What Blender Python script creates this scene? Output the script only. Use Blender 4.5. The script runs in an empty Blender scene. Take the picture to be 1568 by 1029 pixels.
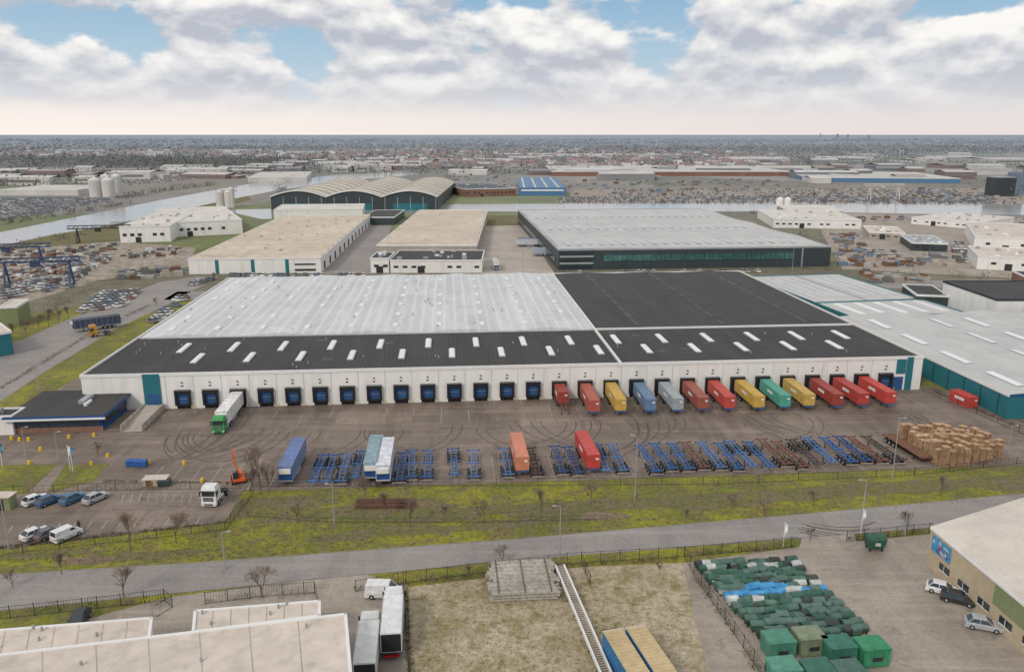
import bpy, math, random
from mathutils import Vector, Matrix
random.seed(7)
R=random.random
def rr(a,b): return a+(b-a)*R()
# ---------------- camera calibration (estimated; image pixels un-projected onto level planes) ----------------
H=60.0; FPX=1220.0; PIT=math.atan(308.5/FPX); CS=math.cos(PIT); SN=math.sin(PIT)
def G(u,v,z=0.0):
    xd=(u-784)/FPX; yd=(v-514.5)/FPX
    k=(H-z)/(SN+CS*yd)
    return (xd*k,(CS-SN*yd)*k)
def HT(v,Y):      # height of a point seen at row v standing at depth Y
    yd=(v-514.5)/FPX
    return H-Y*(SN+CS*yd)/(CS-SN*yd)
ANG=math.radians(4.6); AX,AY=-95.5,168.7
ca,sa=math.cos(ANG),math.sin(ANG)
def F(s,t): return (AX+s*ca-t*sa, AY+s*sa+t*ca)
def IF(x,y):
    dx,dy=x-AX,y-AY
    return (dx*ca+dy*sa,-dx*sa+dy*ca)
def FG(u,v,z=0): return IF(*G(u,v,z))
scene=bpy.context.scene
# ---------------- materials ----------------
MATS={}
def newmat(name):
    m=bpy.data.materials.new(name); m.use_nodes=True
    nt=m.node_tree; b=nt.nodes['Principled BSDF']
    MATS[name]=m
    return m,nt,b
def node(nt,t,**k):
    n=nt.nodes.new(t)
    for a,v in k.items(): setattr(n,a,v)
    return n
def mixc(nt,fac,a,b,mode='MIX'):
    n=node(nt,'ShaderNodeMix',data_type='RGBA',blend_type=mode)
    for i,x in ((0,fac),(6,a),(7,b)):
        if hasattr(x,'is_output'): nt.links.new(x,n.inputs[i])
        elif isinstance(x,(int,float)): n.inputs[i].default_value=x
        else: n.inputs[i].default_value=(*x,1)
    return n.outputs[2]
def ramp(nt,fac,stops,interp='LINEAR'):
    n=node(nt,'ShaderNodeValToRGB'); cr=n.color_ramp; cr.interpolation=interp
    while len(cr.elements)<len(stops): cr.elements.new(0.5)
    for e,(p,c) in zip(cr.elements,stops):
        e.position=p
        e.color=(c,c,c,1) if isinstance(c,(int,float)) else (*c,1)
    nt.links.new(fac,n.inputs[0]); return n.outputs[0]
def coords(nt,world=False,scale=(1,1,1),rot=0):
    if world: o=node(nt,'ShaderNodeNewGeometry').outputs['Position']
    else: o=node(nt,'ShaderNodeTexCoord').outputs['Object']
    m=node(nt,'ShaderNodeMapping'); m.inputs['Scale'].default_value=scale; m.inputs['Rotation'].default_value=(0,0,rot)
    nt.links.new(o,m.inputs[0]); return m.outputs[0]
def noise(nt,vec,scale,detail=4,rough=.6,dist=0):
    n=node(nt,'ShaderNodeTexNoise'); n.inputs['Scale'].default_value=scale; n.inputs['Detail'].default_value=detail
    n.inputs['Roughness'].default_value=rough; n.inputs['Distortion'].default_value=dist
    nt.links.new(vec,n.inputs['Vector']); return n.outputs['Fac']
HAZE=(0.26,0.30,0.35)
def hazed(nt,col,amt=1.0):  # aerial haze painted into the base colour, stronger with distance from the origin
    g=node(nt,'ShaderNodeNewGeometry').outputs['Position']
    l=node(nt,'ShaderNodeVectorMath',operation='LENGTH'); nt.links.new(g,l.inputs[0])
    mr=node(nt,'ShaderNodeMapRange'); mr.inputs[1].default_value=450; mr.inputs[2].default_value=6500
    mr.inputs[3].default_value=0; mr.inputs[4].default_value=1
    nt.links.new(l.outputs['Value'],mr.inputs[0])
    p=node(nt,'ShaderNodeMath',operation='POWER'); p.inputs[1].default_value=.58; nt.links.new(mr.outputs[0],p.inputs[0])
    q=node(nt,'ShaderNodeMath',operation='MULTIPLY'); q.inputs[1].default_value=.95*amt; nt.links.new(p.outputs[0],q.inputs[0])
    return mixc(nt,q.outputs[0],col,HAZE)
def mat(name,col,rough=.7,var=.15,scale=1.5,big=.08,metal=0,haze=False,stretch=(1,1,1),objcol=False,world=False,bump=0,dirt=0,spec=.4):
    m,nt,b=newmat(name)
    v=coords(nt,world,stretch)
    n1=noise(nt,v,scale,3)
    f=ramp(nt,n1,[(.3,1-var),(.7,1+var*.6)])
    if objcol: base=node(nt,'ShaderNodeObjectInfo').outputs['Color']
    else: base=col
    c=mixc(nt,1.0,f,base,'MULTIPLY')
    if not haze:
        n2=noise(nt,v,big,3); g=ramp(nt,n2,[(.35,1-var*.8),(.65,1+var*.4)]); c=mixc(nt,1.0,c,g,'MULTIPLY')
    if dirt:
        d=noise(nt,v,scale*.6,5,.7,.5)
        c=mixc(nt,ramp(nt,d,[(.5,0.0),(.72,dirt)]),c,(.15,.125,.10))
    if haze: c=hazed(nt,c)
    nt.links.new(c,b.inputs['Base Color']); b.inputs['Roughness'].default_value=rough; b.inputs['Metallic'].default_value=metal
    b.inputs['Specular IOR Level'].default_value=spec
    if bump:
        bp=node(nt,'ShaderNodeBump'); bp.inputs['Strength'].default_value=bump; bp.inputs['Distance'].default_value=.1
        nt.links.new(n1,bp.inputs['Height']); nt.links.new(bp.outputs[0],b.inputs['Normal'])
    return m
mat('white_cladding',(.82,.80,.765),.5,.05,.6,.05,dirt=.16,stretch=(1,1,.25))
mat('white_paint',(.78,.78,.77),.4,.06,1)
mat('white_trim',(.77,.76,.74),.5,.05,1)
mat('teal_panel',(.025,.165,.20),.45,.1,1)
mat('blue_panel',(.02,.08,.26),.45,.1,1)
mat('blue_door',(.03,.10,.25),.5,.25,2)
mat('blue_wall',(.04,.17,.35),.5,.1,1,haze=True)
mat('rubber_black',(.018,.018,.02),.8,.2,2)
mat('dark_metal',(.035,.037,.04),.6,.2,2)
mat('dark_cladding',(.045,.06,.065),.5,.12,.5)
mat('glass',(.03,.045,.055),.12,.2,.4,spec=.8)
mat('green_glass',(.06,.16,.15),.15,.4,.3,spec=.8)
mat('skylight',(.80,.81,.80),.3,.06,1)
mat('roof_domes',(.60,.62,.62),.4,.15,1)
mat('grey_metal',(.35,.36,.37),.4,.12,2)
mat('galv',(.42,.43,.44),.4,.1,3,metal=.3)
mat('beige_roof',(.60,.51,.41),.75,.16,.25,.03,dirt=.25)
mat('tan_roof',(.44,.38,.28),.75,.16,.25,.03,dirt=.2)
mat('pale_roof',(.66,.62,.56),.7,.14,.2,.03,dirt=.2)
mat('fg_roof',(.63,.55,.48),.8,.12,.5,.08,dirt=.3)
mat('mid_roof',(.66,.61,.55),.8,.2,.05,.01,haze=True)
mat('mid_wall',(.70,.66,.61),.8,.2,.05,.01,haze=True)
mat('brick',(.26,.14,.10),.85,.2,1)
mat('tan_wall',(.50,.41,.28),.8,.12,1)
mat('green_wall',(.22,.26,.13),.6,.12,1)
mat('concrete',(.44,.39,.34),.85,.18,.6,.06,dirt=.3)
mat('kerb_stone',(.28,.25,.22),.8,.2,1)
mat('marking_white',(.44,.41,.38),.7,.35,2)
mat('tyre_mark',(.105,.083,.068),.8,.3,1.5)
mat('yellow_paint',(.75,.50,.02),.5,.15,3)
mat('tyre',(.02,.02,.02),.85,.2,4)
mat('hub',(.4,.4,.4),.4,.1,4)
mat('chassis_blue',(.04,.13,.36),.5,.3,1.5,dirt=.5)
mat('obj_paint',(1,1,1),.38,.12,1.2,.3,objcol=True,dirt=.28,spec=.5)
mat('obj_paint_dull',(1,1,1),.6,.22,1.2,.3,objcol=True,dirt=.4)
mat('lamp_red',(.4,.02,.02),.3); mat('lamp_clear',(.7,.7,.65),.2)
mat('wood_pale',(.64,.43,.26),.85,.4,2,.6)
mat('wood_dark',(.19,.10,.055),.85,.3,2)
mat('board_grey',(.46,.43,.37),.8,.35,2)
mat('rust',(.19,.10,.07),.9,.3,3)
mat('orange_paint',(.75,.15,.03),.5,.15,2)
mat('bark',(.20,.155,.12),.9,.25,6)
mat('twig',(.27,.195,.15),.9,.25,6)
mat('hedge_leaf',(.065,.075,.03),.9,.4,3); mat('hedge_brown',(.16,.12,.075),.9,.4,3)
mat('fence_metal',(.035,.045,.04),.6,.2,3)
mat('bin_green',(.035,.11,.075),.5,.3,1,dirt=.3); mat('bin_dark',(.04,.055,.05),.5,.3,1,dirt=.3)
mat('bin_pale',(.52,.55,.52),.5,.3,1,dirt=.3); mat('bin_blue',(.06,.30,.58),.5,.3,1,dirt=.2)
mat('bin_top',(.09,.17,.14),.5,.3,1,dirt=.3)
mat('mural_red',(.45,.08,.06),.5,.3,1)
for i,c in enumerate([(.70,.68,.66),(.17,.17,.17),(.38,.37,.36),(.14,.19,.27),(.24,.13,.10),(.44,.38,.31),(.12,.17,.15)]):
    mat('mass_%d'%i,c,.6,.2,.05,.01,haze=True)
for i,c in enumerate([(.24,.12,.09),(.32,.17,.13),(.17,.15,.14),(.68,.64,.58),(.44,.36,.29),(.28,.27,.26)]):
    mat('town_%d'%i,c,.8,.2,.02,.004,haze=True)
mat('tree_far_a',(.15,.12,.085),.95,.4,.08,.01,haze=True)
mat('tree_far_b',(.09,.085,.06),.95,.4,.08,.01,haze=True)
mat('tree_near',(.17,.135,.10),.95,.4,.5,.01)
mat('tan_top',(.54,.42,.24),.7,.15,1,dirt=.2)
def asphalt(name,c1,c2,c3,joint=.3,streak=.45,r0=.5,r1=.85,sc=.05,tracks=.4,wear=.5):
    m,nt,b=newmat(name); v=coords(nt,True)
    n1=noise(nt,v,sc,6,.62,.6); n2=noise(nt,v,2.2,4,.75)
    c=ramp(nt,n1,[(.32,c1),(.5,c2),(.68,c3)])
    c=mixc(nt,.55,c,ramp(nt,n2,[(.3,.6),(.7,1.25)]),'MULTIPLY')
    n3=noise(nt,coords(nt,True,(1,.10,1),-ANG),.35,5,.6,.3)
    c=mixc(nt,ramp(nt,n3,[(.5,0.0),(.68,streak)]),c,tuple(x*.6 for x in c1))
    n4=noise(nt,coords(nt,True,(.06,1,1),-ANG),.55,4,.6,.5)
    c=mixc(nt,ramp(nt,n4,[(.5,0.0),(.68,tracks)]),c,tuple(min(1,x*1.2) for x in c3))
    n5=noise(nt,v,.22,5,.7,1.2)
    c=mixc(nt,ramp(nt,n5,[(.56,0.0),(.66,wear)]),c,tuple(x*.62 for x in c1))
    if joint:
        br=node(nt,'ShaderNodeTexBrick'); nt.links.new(coords(nt,True,(1,1,1),-ANG),br.inputs[0]); br.inputs['Scale'].default_value=.06
        br.inputs['Mortar Size'].default_value=.004; br.offset=.3
        br.inputs['Color1'].default_value=(.82,.82,.82,1); br.inputs['Color2'].default_value=(1.08,1.07,1.06,1); br.inputs['Mortar'].default_value=(1-joint,1-joint,1-joint,1)
        c=mixc(nt,1.0,c,br.outputs['Color'],'MULTIPLY')
    nt.links.new(c,b.inputs['Base Color'])
    nt.links.new(ramp(nt,n1,[(.35,r0),(.6,r1)]),b.inputs['Roughness'])
asphalt('yard_asphalt',(.155,.117,.092),(.215,.168,.135),(.285,.23,.19))
asphalt('asphalt_road',(.245,.22,.205),(.28,.255,.24),(.32,.295,.275),0,.3,.7,.9,wear=.25)
asphalt('gravel_yard',(.26,.215,.175),(.34,.29,.24),(.41,.355,.30),0,.35,.5,.9,.08)
def grassmat(name,g1,g2,br_,bias=.5,hz=False):
    m,nt,b=newmat(name); v=coords(nt,True)
    n1=noise(nt,v,.07,5,.65,.6); n2=noise(nt,v,1.1,5,.78); n3=noise(nt,v,.28,6,.75,.5)
    c=mixc(nt,ramp(nt,n1,[(.4,0.0),(.6,1.0)]),g1,g2)
    c=mixc(nt,ramp(nt,n3,[(bias-.05,0.0),(bias+.12,.95)]),c,br_)
    c=mixc(nt,.85,c,ramp(nt,n2,[(.28,.4),(.72,1.4)]),'MULTIPLY')
    nt.links.new(c,b.inputs['Base Color']); b.inputs['Roughness'].default_value=.95
    bp=node(nt,'ShaderNodeBump'); bp.inputs['Strength'].default_value=.4; bp.inputs['Distance'].default_value=.25
    nt.links.new(n2,bp.inputs['Height']); nt.links.new(bp.outputs[0],b.inputs['Normal'])
grassmat('grass',(.27,.265,.02),(.14,.16,.025),(.18,.135,.065),.50)
grassmat('grass_dull',(.17,.165,.04),(.13,.13,.04),(.18,.14,.085),.47)
grassmat('grass_sandy',(.46,.385,.275),(.36,.30,.20),(.24,.20,.08),.52)
grassmat('mud',(.36,.30,.245),(.46,.40,.34),(.20,.155,.11),.50)
grassmat('soil',(.20,.14,.10),(.24,.175,.12),(.2,.17,.07),.52)
m,nt,b=newmat('ground_mosaic'); v=coords(nt,True,(1,.8,1),.25)
vo=node(nt,'ShaderNodeTexVoronoi'); vo.inputs['Scale'].default_value=.004; nt.links.new(v,vo.inputs['Vector'])
sp=node(nt,'ShaderNodeSeparateColor'); nt.links.new(vo.outputs['Color'],sp.inputs[0])
c=ramp(nt,sp.outputs[0],[(0,(.24,.21,.17)),(.2,(.18,.165,.11)),(.4,(.32,.28,.23)),(.52,(.16,.18,.055)),(.7,(.25,.20,.14)),(.82,(.19,.215,.07))],'CONSTANT')
n1=noise(nt,v,.15,6,.7); n2=noise(nt,v,.012,5,.6)
c=mixc(nt,.85,c,ramp(nt,n1,[(.3,.6),(.7,1.3)]),'MULTIPLY'); c=mixc(nt,.6,c,ramp(nt,n2,[(.35,.6),(.65,1.2)]),'MULTIPLY')
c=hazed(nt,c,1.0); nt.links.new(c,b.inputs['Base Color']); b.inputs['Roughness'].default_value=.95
m,nt,b=newmat('river_water'); b.inputs['Base Color'].default_value=(.36,.35,.33,1); b.inputs['Roughness'].default_value=.15
b.inputs['Specular IOR Level'].default_value=.8
n1=noise(nt,coords(nt,True),.4,3); bp=node(nt,'ShaderNodeBump'); bp.inputs['Strength'].default_value=.05; nt.links.new(n1,bp.inputs['Height']); nt.links.new(bp.outputs[0],b.inputs['Normal'])
def roofmat(name,c1,c2,strk,seam,sw=.006,bw=.5,rh=.5,seamk=.5,period=0):
    m,nt,b=newmat(name)
    n1=noise(nt,coords(nt,False,(1,.06,1)),.25,6,.65,.2); n2=noise(nt,coords(nt),1.2,5,.75); n4=noise(nt,coords(nt),.07,5,.65,.8)
    c=mixc(nt,ramp(nt,n1,[(.38,0.0),(.62,1.0)]),c1,c2)
    c=mixc(nt,ramp(nt,n4,[(.47,0.0),(.62,.55)]),c,strk)
    if period:
        wv=node(nt,'ShaderNodeTexWave',wave_type='BANDS',bands_direction='X'); wv.inputs['Scale'].default_value=period; wv.inputs['Distortion'].default_value=.6; wv.inputs['Detail'].default_value=2
        nt.links.new(coords(nt),wv.inputs[0]); c=mixc(nt,ramp(nt,wv.outputs['Fac'],[(.6,0.0),(1,.35)]),c,tuple(min(.84,x*1.25) for x in c1))
    c=mixc(nt,.45,c,ramp(nt,n2,[(.3,.72),(.7,1.15)]),'MULTIPLY')
    br=node(nt,'ShaderNodeTexBrick'); br.inputs['Scale'].default_value=.1; br.inputs['Mortar Size'].default_value=sw; br.inputs['Brick Width'].default_value=bw; br.inputs['Row Height'].default_value=rh
    nt.links.new(coords(nt),br.inputs[0])
    c=mixc(nt,ramp(nt,br.outputs['Fac'],[(0,0.0),(1,seamk)]),c,seam)
    nt.links.new(c,b.inputs['Base Color']); b.inputs['Roughness'].default_value=.75
roofmat('bitumen_dark',(.036,.034,.032),(.052,.049,.046),(.026,.025,.025),(.07,.065,.06),.008,.1,1.6,.7)
roofmat('bitumen_light',(.075,.07,.066),(.09,.086,.08),(.06,.058,.055),(.08,.08,.08))
roofmat('membrane_white',(.64,.65,.65),(.53,.54,.545),(.48,.49,.495),(.40,.41,.41),.006,.6,1.7,.45,.10)
roofmat('standing_seam',(.50,.51,.50),(.57,.56,.54),(.43,.43,.425),(.38,.39,.39),.01,.15,8,.3)
# ---------------- mesh builder ----------------
class MB:
    def __init__(s): s.V=[];s.F=[];s.I=[];s.P=[];s.part='body';s.M=None
    def add(s,vs,fs,mt):
        n=len(s.V)
        for v in vs: s.V.append(tuple(s.M@Vector(v)) if s.M is not None else v)
        for f in fs:
            s.F.append(tuple(i+n for i in f)); s.I.append(mt); s.P.append(s.part)
    def box(s,x0,x1,y0,y1,z0,z1,mt,top=None,ix=0,iy=0):
        vs=[(x0,y0,z0),(x1,y0,z0),(x1,y1,z0),(x0,y1,z0),(x0+ix,y0+iy,z1),(x1-ix,y0+iy,z1),(x1-ix,y1-iy,z1),(x0+ix,y1-iy,z1)]
        s.add(vs,[(0,3,2,1),(0,1,5,4),(1,2,6,5),(2,3,7,6),(3,0,4,7)],mt); s.add(vs[4:],[(0,1,2,3)],top or mt)
    def quad(s,pts,mt): s.add(pts,[tuple(range(len(pts)))],mt)
    def prism(s,poly,z0,z1,mt,top=None):
        n=len(poly); vs=[(x,y,z0) for x,y in poly]+[(x,y,z1) for x,y in poly]
        s.add(vs,[(i,(i+1)%n,(i+1)%n+n,i+n) for i in range(n)],mt); s.add(vs[n:],[tuple(range(n))],top or mt)
    def xprism(s,poly,x0,x1,mt):
        n=len(poly); vs=[(x0,y,z) for y,z in poly]+[(x1,y,z) for y,z in poly]
        s.add(vs,[(i,(i+1)%n,(i+1)%n+n,i+n) for i in range(n)]+[tuple(range(n)),tuple(range(2*n-1,n-1,-1))],mt)
    def cyl(s,p0,p1,r0,r1,mt,n=8,cap=True):
        p0=Vector(p0);p1=Vector(p1);d=(p1-p0).normalized()
        a=d.orthogonal().normalized(); b=d.cross(a)
        vs=[]
        for p,r in ((p0,r0),(p1,r1)):
            for i in range(n):
                t=2*math.pi*i/n; vs.append(tuple(p+a*math.cos(t)*r+b*math.sin(t)*r))
        fs=[(i,(i+1)%n,(i+1)%n+n,i+n) for i in range(n)]
        if cap: fs+=[tuple(range(n))[::-1],tuple(range(n,2*n))]
        s.add(vs,fs,mt)
    def beam(s,p0,p1,w,h,mt):
        p0=Vector(p0);p1=Vector(p1);d=(p1-p0).normalized(); up=Vector((0,0,1))
        if abs(d.z)>.95: up=Vector((0,1,0))
        a=d.cross(up).normalized()*w/2; b=a.cross(d).normalized()*h/2
        vs=[tuple(p+q) for p in (p0,p1) for q in (-a-b,a-b,a+b,-a+b)]
        s.add(vs,[(0,1,5,4),(1,2,6,5),(2,3,7,6),(3,0,4,7),(3,2,1,0),(4,5,6,7)],mt)
    def wheel(s,x,y,r,w,side):
        s.cyl((x-w/2,y,r),(x+w/2,y,r),r,r,'tyre',12)
        xo=x+side*(w/2+.01); s.cyl((xo-.01*side,y,r),(xo+.01*side,y,r),r*.5,r*.5,'hub',8)
    def mesh(s,name,only=None):
        me=bpy.data.meshes.new(name)
        if only is None: F_,I_,V_=s.F,s.I,s.V
        else:
            idx=[i for i,p in enumerate(s.P) if p==only]; mp={};V_=[];F_=[];I_=[]
            for i in idx:
                f=[]
                for k in s.F[i]:
                    if k not in mp: mp[k]=len(V_);V_.append(s.V[k])
                    f.append(mp[k])
                F_.append(tuple(f));I_.append(s.I[i])
        me.from_pydata(V_,[],F_)
        names=[];ids=[]
        for n in I_:
            if n not in names: names.append(n); me.materials.append(MATS[n])
            ids.append(names.index(n))
        me.polygons.foreach_set('material_index',ids); me.update(); return me
    def obj(s,name,loc=(0,0,0),rz=0,color=None):
        return inst(name,s.mesh(name),loc,rz,color)
    def parts(s,name,loc=(0,0,0),rz=0):
        e=bpy.data.objects.new(name,None); scene.collection.objects.link(e); e.location=loc; e.rotation_euler=(0,0,rz)
        for p in dict.fromkeys(s.P):
            o=bpy.data.objects.new(p,s.mesh(name+'_'+p,p)); scene.collection.objects.link(o); o.parent=e
        return e
def inst(name,me,loc=(0,0,0),rz=0,color=None,sc=None):
    o=bpy.data.objects.new(name,me); scene.collection.objects.link(o)
    if len(loc)==2: loc=(loc[0],loc[1],0)
    o.location=loc; o.rotation_euler=(0,0,rz)
    if color: o.color=(*color,1)
    if sc: o.scale=(sc,sc,sc) if isinstance(sc,(int,float)) else sc
    return o
def sheet(name,pts,z,mt,world=False):
    mb=MB(); P=pts if world else [G(*p) for p in pts]
    mb.quad([(x,y,z) for x,y in P],mt); return mb.obj(name)
def patch(name,u,v,rx,ry,z,mt,ang=0):
    cx,cy=G(u,v); n=40; Q=[]; ph=rr(0,6)
    for i in range(n):
        t=2*math.pi*i/n; k=1+.18*math.sin(3*t+ph)+.12*math.sin(5*t+ph*2)+rr(-.06,.06)
        x=rx*k*math.cos(t);y=ry*k*math.sin(t); Q.append((cx+x*math.cos(ang)-y*math.sin(ang),cy+x*math.sin(ang)+y*math.cos(ang),z))
    mb=MB(); mb.quad(Q,mt); return mb.obj(name)
# ---------------- ground ----------------
mb=MB(); mb.quad([(-60000,-300,0),(60000,-300,0),(60000,90000,0),(-60000,90000,0)],'ground_mosaic'); mb.obj('ground')
sheet('grass_verge',[F(-160,-150),F(330,-150),F(330,-30),F(215,30),F(215,130),F(-40,130),F(-160,-10)],.02,'grass',True)
sheet('asphalt_yard',[F(-60,-45),F(203,-45.5),F(214,-36),F(200,1),F(-1,1),F(-8,-10),F(-60,-18)],.05,'yard_asphalt',True)
sheet('rear_road',[F(-25,126),F(330,126),F(330,142),F(-25,142)],.05,'asphalt_road',True)
sheet('side_street',[(-200,668),(-60,560),(150,470),(245,432),(300,424),(335,424),(250,470),(175,505),(60,575),(-10,622),(-120,700)],.05,'asphalt_road')
sheet('side_yard',[F(-14,-4),F(-1.5,-4),F(-1.5,118),F(-10,118)],.06,'yard_asphalt',True)
sheet('car_park',[(-120,765),(130,756),(372,752),(345,800),(160,822),(-40,846),(-160,850)],.06,'yard_asphalt')
sheet('lawn',[(-60,714),(88,711),(42,756),(-70,760)],.08,'grass'); sheet('lawn',[(100,712),(168,711),(142,738),(72,755)],.08,'grass')
for u,v,rx,ry in ((420,775,9,4),(560,782,16,3),(700,786,12,2.5),(880,776,14,2.5),(1010,768,12,2),(1150,764,16,2.5),(1290,750,14,2.5),(1420,744,12,2.5),(1540,738,12,3),(600,815,14,1.6),(800,800,14,1.4),(60,850,10,1.2),(220,850,10,1.2)):
    patch('dull_grass',u,v,rx,ry,.03+R()*.008,'grass_dull',ANG+.08)
patch('bare_soil',925,790,4,1.3,.045,'soil'); patch('bare_soil',135,858,4,1.1,.045,'soil'); patch('bare_soil',600,770,6,1.3,.045,'soil')
rt=[(-300,902),(0,880),(300,862),(784,826),(1200,790),(1568,756),(1900,722)]
rb=[(-300,968),(0,935),(300,905),(784,858),(1200,826),(1568,797),(1900,764)]
sheet('road',rt+rb[::-1],.06,'asphalt_road')
mb=MB()
for L_ in (rt,rb):
    for a,b_ in zip(L_,L_[1:]):
        p,q=G(*a),G(*b_); mb.beam((*p,.04),(*q,.04),.14,.12,'kerb_stone')
mb.obj('road_kerb')
sheet('driveway',[(1228,824),(1310,818),(1330,1100),(1120,1100),(1215,870)],.08,'gravel_yard')
sheet('gravel_yard',[(1222,838),(1428,818),(1480,870),(1800,1100),(1100,1100),(1045,862)],.07,'gravel_yard')
sheet('gravel_lot',[(625,899),(892,868),(1048,862),(1170,1100),(630,1100)],.05,'grass_sandy')
sheet('front_yard',[(255,915),(480,886),(560,880),(622,895),(628,1100),(0,1100),(0,985)],.06,'gravel_yard')
mb=MB()
for i in range(13):
    p=G(20+i*24,805-i*1.2);q=G(12+i*24,817-i*1.2)
    mb.beam((*p,.063),(*q,.063),.12,.004,'marking_white')
    p=G(190+i*13,757);q=G(186+i*13,769); mb.beam((*p,.063),(*q,.063),.12,.004,'marking_white')
mb.obj('parking_markings')
# tyre marks: turning arcs of the lorries in the yard and on the road
mb=MB()
def arc(cx,cy,r,a0,a1,w,z):
    n=16
    for k in range(n):
        b0=a0+(a1-a0)*k/n; b1=a0+(a1-a0)*(k+1)/n
        mb.quad([(cx+(r-w)*math.cos(b0),cy+(r-w)*math.sin(b0),z),(cx+(r+w)*math.cos(b0),cy+(r+w)*math.sin(b0),z),(cx+(r+w)*math.cos(b1),cy+(r+w)*math.sin(b1),z),(cx+(r-w)*math.cos(b1),cy+(r-w)*math.sin(b1),z)],'tyre_mark')
zz=.0535
for i in range(34):
    s=rr(20,190); r=rr(10,20); sg=random.choice((-1,1)); t0=rr(-18,-14)
    x,y=F(s+sg*r,t0); a=math.pi if sg>0 else 0
    for dr in (0,2.0):
        zz+=.0001
        if sg>0: arc(x,y,r+dr,ANG+math.pi,ANG+math.pi+rr(.7,1.3),.11,zz)
        else: arc(x,y,r+dr,ANG-rr(.7,1.3),ANG,.11,zz)
zz=.0640
for i in range(7):
    x,y=G(1262+rr(-4,4),770+rr(-3,3)); zz+=.0003; arc(x,y,9+i*.6,-2.2+rr(-.1,.1),-1.1+rr(-.2,.2),.12,zz)
mb.obj('tyre_marks')
# mid-ground
sheet('muddy_yard',[(-150,560),(0,475),(150,430),(290,408),(300,380),(180,370),(-150,395)],.03,'mud')
sheet('grass_field',[(-200,395),(0,372),(180,342),(260,322),(380,300),(385,306),(300,330),(180,368),(-150,405)],.025,'grass_dull')
sheet('yard',[(492,420),(575,420),(600,345),(545,345)],.05,'asphalt_road')
sheet('concrete_yard',[(738,420),(850,420),(800,345),(725,347)],.05,'concrete')
sheet('grass_strip',[(722,345),(795,345),(792,330),(716,330)],.06,'grass_dull')
sheet('storage_yard',[(1290,412),(1620,430),(1620,335),(1240,325)],.03,'gravel_yard')
sheet('storage_yard',[(860,312),(1600,314),(1540,288),(880,290)],.03,'mud')
sheet('river',[(-120,378),(0,356),(100,336),(180,320),(250,306),(330,291),(400,279),(520,268),(640,262),(640,268),(540,276),(430,291),(345,307),(270,324),(180,343),(80,360),(0,377),(-120,398)],.08,'river_water')
sheet('river',[(340,322),(700,313),(900,312),(1200,311),(1700,314),(1700,331),(1400,328),(1200,324),(900,325),(700,324),(400,336)],.09,'river_water')
# ---------------- main warehouse ----------------
W,D,HB=195.0,124.0,8.0
mb=MB()
mb.part='walls'
mb.box(0,W,0,D,0,HB,'white_cladding','bitumen_dark')
mb.part='parapet'
for x0,x1,y0,y1 in ((-.15,W+.15,-.15,.25),(-.15,W+.15,D-.2,D+.15),(-.15,.2,.25,D-.2),(W-.2,W+.15,.25,D-.2)):
    mb.box(x0,x1,y0,y1,HB-.25,HB+.45,'white_trim')
mb.box(121,121.5,.3,D-.3,HB,HB+.55,'white_trim')
mb.box(.3,120.9,33.7,34.1,HB,HB+.35,'roof_domes'); mb.box(121.6,W-.3,33.7,34.1,HB,HB+.5,'white_trim')
mb.part='roof'
n=5; bw=120.6/n
for i in range(n):
    x0=.3+i*bw; xm=x0+bw/2; x1=x0+bw
    mb.quad([(x0,34.2,HB+.1),(xm,34.2,HB+.95),(xm,D-.3,HB+.95),(x0,D-.3,HB+.1)],'membrane_white')
    mb.quad([(xm,34.2,HB+.95),(x1,34.2,HB+.1),(x1,D-.3,HB+.1),(xm,D-.3,HB+.95)],'membrane_white')
    mb.quad([(x0,34.2,HB+.1),(x1,34.2,HB+.1),(xm,34.2,HB+.95)],'membrane_white')
for i in range(3):
    bw2=72.5/3; x0=121.8+i*bw2; xm=x0+bw2/2; x1=x0+bw2
    mb.quad([(x0,34.2,HB+.1),(xm,34.2,HB+.6),(xm,D-.3,HB+.6),(x0,D-.3,HB+.1)],'bitumen_dark')
    mb.quad([(xm,34.2,HB+.6),(x1,34.2,HB+.1),(x1,D-.3,HB+.1),(xm,D-.3,HB+.6)],'bitumen_dark')
    for q in range(9): mb.box(xm-.6+rr(-.2,.2),xm+.6+rr(-.2,.2),36+q*9.6,36+q*9.6+rr(5,9),HB+.60,HB+.63,'bitumen_light')
mb.part='roof_skylights'
def sky(x,y,w,l,z=HB,mt='skylight'):
    mb.box(x-w/2-.12,x+w/2+.12,y-l/2-.12,y+l/2+.12,z,z+.3,'grey_metal'); mb.box(x-w/2,x+w/2,y-l/2,y+l/2,z+.3,z+.5,mt,ix=.2,iy=.1)
for k in range(15):
    x=15.4+12.15*k
    if x<190: sky(x,22.6,1.35,8.2)
    x=21.6+12.1*k
    if x<186: sky(x,12.6,1.35,7.6)
for i in range(10):
    for j in range(6):
        if R()<.1: continue
        x=6.3+i*12.06; y=42+j*14
        mb.box(x-.8,x+.8,y-1.9,y+1.9,HB+.3,HB+.75,'roof_domes','skylight',ix=.1,iy=.1)
for i in range(26):
    x=rr(3,118);y=rr(38,120); mb.box(x,x+.35,y,y+.35,HB+.3,HB+1.1,'grey_metal')
for i in range(26):
    x=rr(3,190);y=rr(2,32); mb.cyl((x,y,HB),(x,y,HB+.6),.15,.15,'grey_metal',6)
for i in range(9):
    x=rr(4,185);y=rr(3,30);mb.box(x,x+rr(1,3),y,y+rr(1,2.5),HB,HB+.02,'bitumen_light')
mb.part='facade_panels'
mb.box(13.2,16.9,-.22,-.02,0,HB+.3,'teal_panel'); mb.box(191,192.6,-.22,-.02,0,HB+.3,'teal_panel')
mb.box(13.8,16.6,-.3,-.2,0,3.6,'blue_door'); mb.box(187.8,190.4,-.2,-.02,0,3.4,'blue_door')
mb.box(188.5,190.8,-.18,-.03,4.2,7.8,'teal_panel')
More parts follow.
